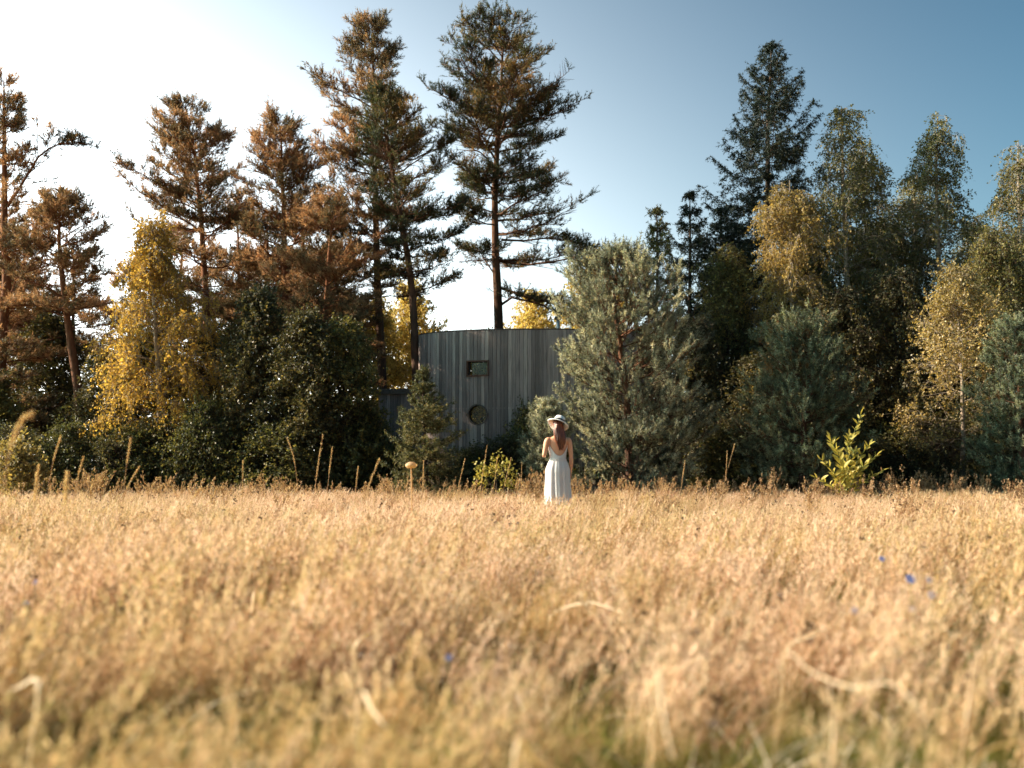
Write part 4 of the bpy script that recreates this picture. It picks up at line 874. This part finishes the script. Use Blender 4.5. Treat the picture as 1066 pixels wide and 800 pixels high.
tree('shrub', 'little bright yellow shrub below the cabin wall', 'shrub', None, 517, 25.5, [(517, 512), (517, 502), (518, 492)], [(486, 512, 524), (493, 504, 531), (502, 500, 534), (512, 504, 530)], 'bush', 'yellow_leaf', 'dark_bark', r0=.012, n1=7, dens=.7, seed=131, zb=.35, lsize=.075)
tree('shrub', 'pale leafy shrub in the sun at the left edge of the meadow', 'shrub', None, 14, 24, [(14, 515), (14, 500), (15, 474)], [(470, 6, 24), (482, -6, 34), (500, -12, 40), (514, -12, 40)], 'bush', 'silver_leaf', 'dark_bark', r0=.015, n1=26, dens=1.4, seed=132, zb=.1, lsize=.08)
# dry weeds along the edge
WG = 'dry brown weeds along the meadow edge'
M['weed'] = leaf_mat('dry_weed', [(0, (.15, .08, .045)), (.5, (.44, .28, .16)), (1, (.78, .56, .38))], .4)
def weed(seed, H=.8):
    g = np.random.default_rng(seed); A = Acc(); n_ = 7; s = np.c_[g.normal(size=(n_, 2)) * .06, np.zeros(n_)]; d = unit(np.c_[g.normal(size=(n_, 2)) * .25 + [.08, 0], np.ones(n_)])
    P = curves(s, d, g.uniform(.6, 1, n_) * H, np.tile([[.12, 0, -.05]], (n_, 1)), 7, .04, g); V, T = tubes(P, np.tile(np.linspace(.006, .002, 7), (n_, 1)), 3)
    st = trimesh('stem', V, T, [M['weed']], None, np.full(len(V), .35))
    i2, t2, s2, d2 = kids(P, np.full(n_, 11), .45, 1., R(35), g, up=.5); L2 = g.uniform(.08, .2, len(i2)) * (1.3 - t2); P2 = curves(s2, d2, L2, np.zeros_like(s2), 3, .05, g); V, T = ribbons(P2, .002, g); A.add(V, T, 0, .4)
    idx = np.repeat(np.arange(len(P2)), 12); ss, tt = sample(P2, idx, g.uniform(.1, 1, len(idx))); V, T = leaves(ss, unit(tt + g.normal(size=ss.shape)), .022, .5, g); A.add(V, T, 0, np.repeat(g.uniform(0, 1, len(idx)), 4))
    return st, A.mesh('seed_heads', [M['weed']])
WM = [weed(700 + i) for i in range(4)]
wsp = [(18, 20), (55, 24), (100, 23), (122, 22), (160, 24), (198, 23), (228, 20), (262, 23), (295, 19), (322, 23), (352, 24), (384, 22), (412, 23), (458, 22), (494, 23), (538, 23), (556, 24), (612, 21), (634, 23), (660, 22), (688, 20), (715, 23), (744, 21), (770, 19), (798, 22), (824, 12), (846, 20), (872, 14), (904, 22), (932, 18), (958, 22), (990, 17), (1012, 13), (1040, 15), (1060, 20)]
wpl = ['at the far left edge', 'under the leaning reddish pine', 'left of the plump plume', 'below the plump plume', 'left of the golden birch trunk', 'right of the golden birch trunk', 'under the shaded leafy tree', 'at the left end of the dark thicket', 'pale and fluffy before the dark thicket', 'left of the long thick plume', 'right of the long thick plume', 'left of the round dried flower head', 'beside the round dried flower head', 'before the little spruce', 'left of the bright yellow shrub', 'right of the bright yellow shrub', 'just left of the woman', 'just right of the woman', 'at the left foot of the big young pine', 'before the trunk of the big young pine', 'right of the big young pine trunk', 'at the right foot of the big young pine', 'between the two bushy pines', 'left of the bent stalk by the rounded pine', 'left below the rounded young pine', 'large and blurred before the rounded young pine', 'left of the yellow green sapling', 'large and blurred below the yellow green sapling', 'right of the yellow green sapling', 'left of the young aspen', 'below the left side of the aspen', 'below the aspen trunk', 'large and blurred right of the aspen', 'before the pine at the right edge', 'at the very right edge']
for q, (u, Y) in enumerate(wsp):
    g = np.random.default_rng(740 + q); Y = Y if Y < 16 else Y - 2.5; b0 = at(u, 500, Y); root = empty('dry_weed', (b0[0], b0[1], 0), g.uniform(-.6, .6), label='reddish brown dry weed ' + wpl[q], cat='weed', group=WG)
    z = g.uniform(.85, 1.2) * (1 if Y > 15 else .72); root.scale = (z * 1.1, z * 1.1, z); st, hd = WM[q % 4]; link('stem', st, root); link('seed_heads', hd, root)

# ------------------------------------------------------------------ the woman
def skin_mat():
    m, n, o = new_mat('skin'); p = nd(n, 'BsdfPrincipled', inp={'Roughness': .5, 'Specular IOR Level': .35, 'Base Color': (.70, .36, .22, 1), 'Subsurface Weight': .15, 'Subsurface Scale': .02})
    n.links.new(p.outputs[0], o.inputs[0]); return m
M['skin'] = skin_mat()
M['dress'] = leaf_mat('white_dress_cloth', [(0, (.86, .84, .84)), (1, (.93, .91, .90))], .4, rough=.8, tmul=(1, 1, 1))
M['hair'] = leaf_mat('brown_hair', [(0, (.05, .017, .010)), (.5, (.16, .048, .024)), (1, (.34, .11, .05))], .15, rough=.35, spec=.5)
M['straw'] = plain('white_straw_hat', (.78, .76, .74), .8, .2, var=.08, scale=90)
M['ribbon'] = plain('black_ribbon', (.012, .012, .014), .5, .4)
M['eye'] = plain('eye_white', (.6, .58, .55), .2, .5); M['lip'] = plain('lips', (.45, .13, .11), .5, .4)
def loft(rings, K=28, cap=True):
    """rings: (x, y, z, rx, ry) stacked ellipses"""
    rings = np.array(rings, float); n0 = len(rings); t = np.linspace(0, n0 - 1, (n0 - 1) * 4 + 1); i = np.minimum(t.astype(int), n0 - 2); f = (t - i)[:, None]
    c = lambda k: rings[np.clip(k, 0, n0 - 1)]
    rr_ = .5 * (2 * c(i) + (c(i + 1) - c(i - 1)) * f + (2 * c(i - 1) - 5 * c(i) + 4 * c(i + 1) - c(i + 2)) * f ** 2 + (3 * c(i) - c(i - 1) - 3 * c(i + 1) + c(i + 2)) * f ** 3)
    th = np.arange(K) / K * 2 * math.pi
    V = np.stack([rr_[:, 0:1] + rr_[:, 3:4] * np.cos(th), rr_[:, 1:2] + rr_[:, 4:5] * np.sin(th), np.repeat(rr_[:, 2:3], K, 1)], -1).reshape(-1, 3); m_ = len(rr_); T = []
    for a in range(m_ - 1):
        for b in range(K):
            p, q = a * K + b, a * K + (b + 1) % K; T += [[p, q, q + K], [p, q + K, p + K]]
    if cap:
        V = np.vstack([V, [rr_[0, :3]], [rr_[-1, :3]]]); n1 = m_ * K
        for b in range(K): T += [[(b + 1) % K, b, n1], [(m_ - 1) * K + b, (m_ - 1) * K + (b + 1) % K, n1 + 1]]
    return V, np.array(T)
def limb_(pts, rad, K=16):
    pts = np.array(pts, float); n0 = len(pts); t = np.linspace(0, n0 - 1, (n0 - 1) * 5 + 1); i = np.minimum(t.astype(int), n0 - 2); f = (t - i)[:, None]
    D = np.c_[pts, rad]; c = lambda k: D[np.clip(k, 0, n0 - 1)]
    r_ = .5 * (2 * c(i) + (c(i + 1) - c(i - 1)) * f + (2 * c(i - 1) - 5 * c(i) + 4 * c(i + 1) - c(i + 2)) * f ** 2 + (3 * c(i) - c(i - 1) - 3 * c(i + 1) + c(i + 2)) * f ** 3)
    P, rr_ = r_[:, :3], np.maximum(r_[:, 3], .003); d0, d1 = unit(P[0] - P[1]), unit(P[-1] - P[-2])        # rounded ends
    P = np.vstack([P[0] + d0 * rr_[0] * .9, P[0] + d0 * rr_[0] * .6, P, P[-1] + d1 * rr_[-1] * .6, P[-1] + d1 * rr_[-1] * .9]); rr_ = np.r_[rr_[0] * .3, rr_[0] * .78, rr_, rr_[-1] * .78, rr_[-1] * .3]
    V, T = tubes(P[None], rr_[None], K); n1 = len(V); V = np.vstack([V, [P[0]], [P[-1]]])
    T = np.vstack([T, [[(b + 1) % K, b, n1] for b in range(K)], [[n1 - K + b, n1 - K + (b + 1) % K, n1 + 1] for b in range(K)]])
    return V, T
def remeshed(name, pieces, mat, parent, vox, smooth=3):
    Vs, Ts, k = [], [], 0
    for V, T in pieces: Vs.append(V); Ts.append(np.asarray(T) + k); k += len(V)
    o = link(name, trimesh(name, np.vstack(Vs), np.vstack(Ts), [mat]), parent)
    md = o.modifiers.new('r', 'REMESH'); md.mode = 'VOXEL'; md.voxel_size = vox; md.use_smooth_shade = True
    sm_ = o.modifiers.new('s', 'SMOOTH'); sm_.factor = .5; sm_.iterations = smooth
    dg = bpy.context.evaluated_depsgraph_get(); me = bpy.data.meshes.new_from_object(o.evaluated_get(dg)); o.modifiers.clear(); me.name = name
    me.materials.clear(); me.materials.append(mat); o.data = me; return o
wb = at(581, 480, 17.4)
her = empty('person', (wb[0], wb[1], 0), R(12), label='woman in backless white dress and sun hat standing with her back turned', cat='person')
torso = loft([(0, 0, .80, .165, .115), (0, 0, .90, .178, .125), (0, .005, .99, .155, .112), (0, .01, 1.08, .122, .092), (0, .01, 1.17, .130, .095), (0, .015, 1.27, .150, .104), (0, .01, 1.35, .165, .100), (0, 0, 1.405, .168, .078), (0, -.005, 1.44, .11, .062), (0, 0, 1.47, .062, .054), (0, .005, 1.50, .053, .052), (0, .01, 1.55, .05, .055)])
hx, hy = .0, .03
head = loft([(hx, hy + .035, 1.505, .03, .03), (hx, hy + .02, 1.525, .050, .062), (hx, hy + .005, 1.56, .064, .083), (hx, hy, 1.60, .073, .094), (hx, hy - .005, 1.645, .076, .098), (hx, hy - .008, 1.685, .068, .088), (hx, hy - .008, 1.712, .042, .055), (hx, hy - .008, 1.722, .012, .016)])
nose = limb_([(hx, hy + .083, 1.625), (hx, hy + .103, 1.592), (hx, hy + .092, 1.583)], [.008, .012, .011])
ears = [limb_([(hx + s * .073, hy - .005, 1.585), (hx + s * .082, hy - .012, 1.615)], [.010, .014]) for s in (-1, 1)]
armR = limb_([(.150, 0, 1.395), (.183, -.005, 1.37), (.205, -.01, 1.25), (.218, -.015, 1.12), (.222, .0, 1.03), (.222, .025, .90), (.221, .035, .865)], [.045, .050, .041, .034, .034, .024, .022])
armL = limb_([(-.150, 0, 1.395), (-.185, -.005, 1.37), (-.215, -.005, 1.25), (-.235, .0, 1.14), (-.215, .07, 1.17), (-.165, .20, 1.28), (-.15, .235, 1.305)], [.045, .050, .041, .034, .034, .025, .022])
def hand(w, d, side, palm_n, curl, s=1.):
    """palm, four fingers and a thumb from the wrist w along d; side = direction of the thumb"""
    w, d, side, pn = map(lambda q: np.array(q, float), (w, unit(np.array(d, float)), unit(np.array(side, float)), unit(np.array(palm_n, float)))); out = []
    for k in range(4):
        o_ = side * (.026 - .0175 * k) ; out.append(limb_([w + side * o_.dot(side) * .5, w + d * .045 + o_, w + d * .085 + o_], [.013, .012, .0105]))
        L_ = (.066, .073, .068, .054)[k]; p0 = w + d * .085 + o_; c1, c2 = curl * (1 + .25 * k), curl * (2 + .3 * k)
        p1 = p0 + (d * math.cos(c1 * .5) + pn * math.sin(c1 * .5)) * L_ * .45; p2 = p1 + (d * math.cos(c1) + pn * math.sin(c1)) * L_ * .3; p3 = p2 + (d * math.cos(c2) + pn * math.sin(c2)) * L_ * .28
        out.append(limb_([p0 - d * .01, p1, p2, p3], [.0098, .0092, .0082, .007]))
    t0 = w + d * .02 + side * .022; t1 = t0 + d * .028 + side * .022 + pn * .01; t2 = t1 + d * .028 + side * .006 + pn * .008
    out.append(limb_([t0, t1, t2], [.013, .0105, .0085])); return out
hands = hand((.221, .035, .865), (0, .12, -1), (0, 1, .1), (-1, 0, 0), .35) + hand((-.15, .235, 1.305), (.35, .5, .75), (.8, -.1, -.2), (.3, -.8, .3), .5)
legs = [limb_([(s * .085, 0, .86), (s * .09, .01, .70), (s * .085, .012, .49), (s * .083, -.015, .33), (s * .082, -.005, .10), (s * .082, 0, .06)], [.088, .080, .055, .053, .035, .034]) for s in (-1, 1)]
feet = [limb_([(s * .083, -.03, .045), (s * .086, .05, .045), (s * .092, .14, .025), (s * .093, .18, .02)], [.032, .035, .028, .018]) for s in (-1, 1)]
body = remeshed('body', [torso, head, nose, armR, armL] + ears + hands + legs + feet, M['skin'], her, .0062)
for s in (-1, 1):
    V, T = limb_([(hx + s * .030, hy + .082, 1.618), (hx + s * .032, hy + .083, 1.618)], [.0105, .0105], 10); link('eye', trimesh('eye', V, T, [M['eye']], smooth=True), her)
V, T = limb_([(hx - .02, hy + .085, 1.556), (hx, hy + .092, 1.557), (hx + .02, hy + .085, 1.556)], [.004, .007, .004], 10); link('mouth', trimesh('mouth', V, T, [M['lip']], smooth=True), her)
# dress: bodice that leaves the back bare, long gathered skirt
K = 120; g = np.random.default_rng(9); th = np.arange(K) / K * 2 * math.pi; V = []; rows = 34
fold = sum(a_ * np.sin(k_ * th + p_) for a_, k_, p_ in ((.35, 7, .5), (.5, 11, 1.9), (.4, 17, 3.), (.2, 26, 1.)))
zt_ = 1.20 + .19 * np.clip((1 + np.sin(th)) * .62, 0, 1) ** .8; zt_ = np.where(np.sin(th) < 0, 1.135 + .20 * np.clip(np.abs(np.cos(th)) ** 2.6, 0, 1), 1.335 + .06 * np.sin(th))
tor = np.array([(.80, .182, .130), (.90, .186, .134), (.99, .165, .121), (1.08, .130, .100), (1.17, .137, .103), (1.27, .157, .113), (1.35, .165, .108), (1.42, .165, .09)])
for r_ in range(rows):
    f = r_ / (rows - 1)
    for j in range(K):
        if r_ < 12: z = zt_[j] + (1.07 - zt_[j]) * (r_ / 11)
        else: z = 1.07 - (1.07 - .045) * ((r_ - 11) / (rows - 12))
        zz_ = max(z, .80); rx, ry = np.interp(zz_, tor[:, 0], tor[:, 1]), np.interp(zz_, tor[:, 0], tor[:, 2])
        dn = max(0, 1.05 - z); grow = min(dn / .15, 1) * .012 + .045 * max(0, .9 - z) ** 1.2; am = min(.022, .004 + .024 * dn) if dn > 0 else .0012
        rx += grow + am * fold[j] * .8; ry += grow * 1.05 + am * fold[j]
        V.append((rx * math.cos(th[j]) + .012 * dn * math.sin(z * 5), .01 + ry * math.sin(th[j]), z))
Fs = [(r_ * K + j, (r_ + 1) * K + j, (r_ + 1) * K + (j + 1) % K, r_ * K + (j + 1) % K) for r_ in range(rows - 1) for j in range(K)]
me = pymesh('dress', V, Fs, M['dress'], smooth=True); a = me.attributes.new('tint', 'FLOAT', 'POINT'); a.data.foreach_set('value', np.tile(fold * .2 + .5, rows).astype(np.float32))
dr = link('dress', me, her); so = dr.modifiers.new('t', 'SOLIDIFY'); so.thickness = .004; so.offset = 1
for s in (-1, 1):
    V, T, P = ribbon_tube([(s * .085, .115, 1.37), (s * .068, .075, 1.435), (s * .05, .0, 1.475), (s * .015, -.056, 1.478)], .014, .004, 16, .9); link('strap', tinted('strap', V, T, 'dress', .5), dr)
V, T, P = ribbon_tube([(math.cos(a) * .140, .01 + math.sin(a) * .110, 1.075) for a in np.linspace(0, 2 * math.pi, 13)], .012, .03, 40, 1); link('waistband', tinted('waistband', V, T, 'dress', .3), dr)
# hair: a full fall down the back, laid from locks
cap_ = loft([(0, hy - .01, 1.56, .070, .085), (0, hy - .018, 1.62, .083, .098), (0, hy - .018, 1.68, .078, .092), (0, hy - .01, 1.715, .05, .06), (0, hy - .01, 1.735, .01, .012)])
fall = loft([(.0, hy - .06, 1.64, .070, .045), (.0, hy - .088, 1.56, .080, .045), (.006, hy - .108, 1.48, .082, .042), (.012, hy - .118, 1.40, .078, .038), (.018, hy - .122, 1.33, .064, .032), (.022, hy - .120, 1.27, .042, .024), (.024, hy - .117, 1.235, .016, .012)])
hr = remeshed('hair', [cap_, fall], M['hair'], her, .008, 2); hr.data.attributes.new('tint', 'FLOAT', 'POINT').data.foreach_set('value', np.full(len(hr.data.vertices), .3, np.float32))
A = Acc()
for k in range(70):
    a = math.pi * (1.0 + g.random()); c_ = math.cos(a); e_ = g.uniform(1.215, 1.36); pts = [(c_ * .078, hy - .018 + math.sin(a) * .095, 1.65), (c_ * .084, hy - .075 + math.sin(a) * .055, 1.56), (c_ * .084 + .01 + g.normal() * .006, hy - .11 + math.sin(a) * .042, 1.45), (c_ * .070 + .016 + g.normal() * .01, hy - .118 + math.sin(a) * .032, 1.35), (c_ * .035 + .02 + g.normal() * .012, hy - .122 + math.sin(a) * .02, e_)]
    pts[-1] = (pts[-1][0], pts[-1][1], min(e_, 1.33)); V, T = limb_(pts, [.006, .009, .010, .008, .002], 6); A.add(V, T, 0, g.random())
link('lock', A.mesh('lock', [M['hair']], True), hr)
# sun hat, tipped back and to the right
hat = empty('hat', (.008, hy - .028, 1.668)); hat.parent = her; hat.rotation_euler = (R(-20), R(27), 0)
ra_ = [(.182, .008), (.186, .0), (.182, -.006), (.14, .004), (.10, .018), (.096, .03), (.094, .075), (.084, .108), (.060, .125), (.03, .131), (.001, .132)]
K = 56; V = []
for i, (r_, z_) in enumerate(ra_):
    for j in range(K):
        a = 2 * math.pi * j / K; wv = (.016 * math.sin(2 * a + 2.4) + .007 * math.sin(3 * a + 1)) * max(0, (r_ - .1) / .08) - .35 * max(0, r_ - .1); V.append((r_ * math.cos(a) * .96, r_ * math.sin(a) * 1.04, z_ + wv))
Fs = [(i * K + j, i * K + (j + 1) % K, (i + 1) * K + (j + 1) % K, (i + 1) * K + j) for i in range(len(ra_) - 1) for j in range(K)]
h_ = link('hat', pymesh('hat', V, Fs, M['straw'], smooth=True), her); h_.location = hat.location; h_.rotation_euler = hat.rotation_euler; so = h_.modifiers.new('t', 'SOLIDIFY'); so.thickness = .004
bpy.data.objects.remove(hat)
V, T = tubes(np.array([[[0, 0, .022], [0, 0, .035], [0, 0, .05]]]), np.array([[.1015, .1, .0985]]), 40); V[:, 0] *= .96; V[:, 1] *= 1.04
bd = link('hat_band', trimesh('hat_band', V, T, [M['ribbon']], smooth=True), h_); so = bd.modifiers.new('t', 'SOLIDIFY'); so.thickness = .003
V, T, P = ribbon_tube([(.03, -.105, .035), (.045, -.125, .01), (.04, -.165, -.02), (.045, -.18, -.07)], .028, .003, 14, .8); link('ribbon_tail', trimesh('ribbon_tail', V, T, [M['ribbon']], smooth=True), h_)
V, T, P = ribbon_tube([(.0, -.108, .05), (.03, -.118, .036), (.06, -.105, .05), (.03, -.114, .03), (.062, -.102, .022)], .02, .003, 20, .9); link('ribbon_bow', trimesh('ribbon_bow', V, T, [M['ribbon']], smooth=True), h_)

# ragged fringe of brown weeds where the meadow meets the trees
p4 = np.c_[rng.uniform(-17, 17, 330), 0 * np.arange(330)]; p4[:, 1] = 26.6 - np.abs(rng.normal(size=330)) * 1.6
p4 = p4[(patchn(p4, 1.2, 51) + .25 * (p4[:, 0] > 2) + rng.normal(size=330) * .1) > .45]; n_ = len(p4)
scatter('weed_fringe', [bpy.data.objects.new('fringe_%d' % i, WM[i][1]) for i in range(4)], np.c_[p4, np.zeros(n_)], np.c_[rng.normal(size=(n_, 2)) * .12, rng.uniform(0, 6.3, n_)], rng.uniform(.4, 1., n_) + .5 * rng.random(n_) ** 3, rng.random(n_), rng.integers(0, 4, n_))
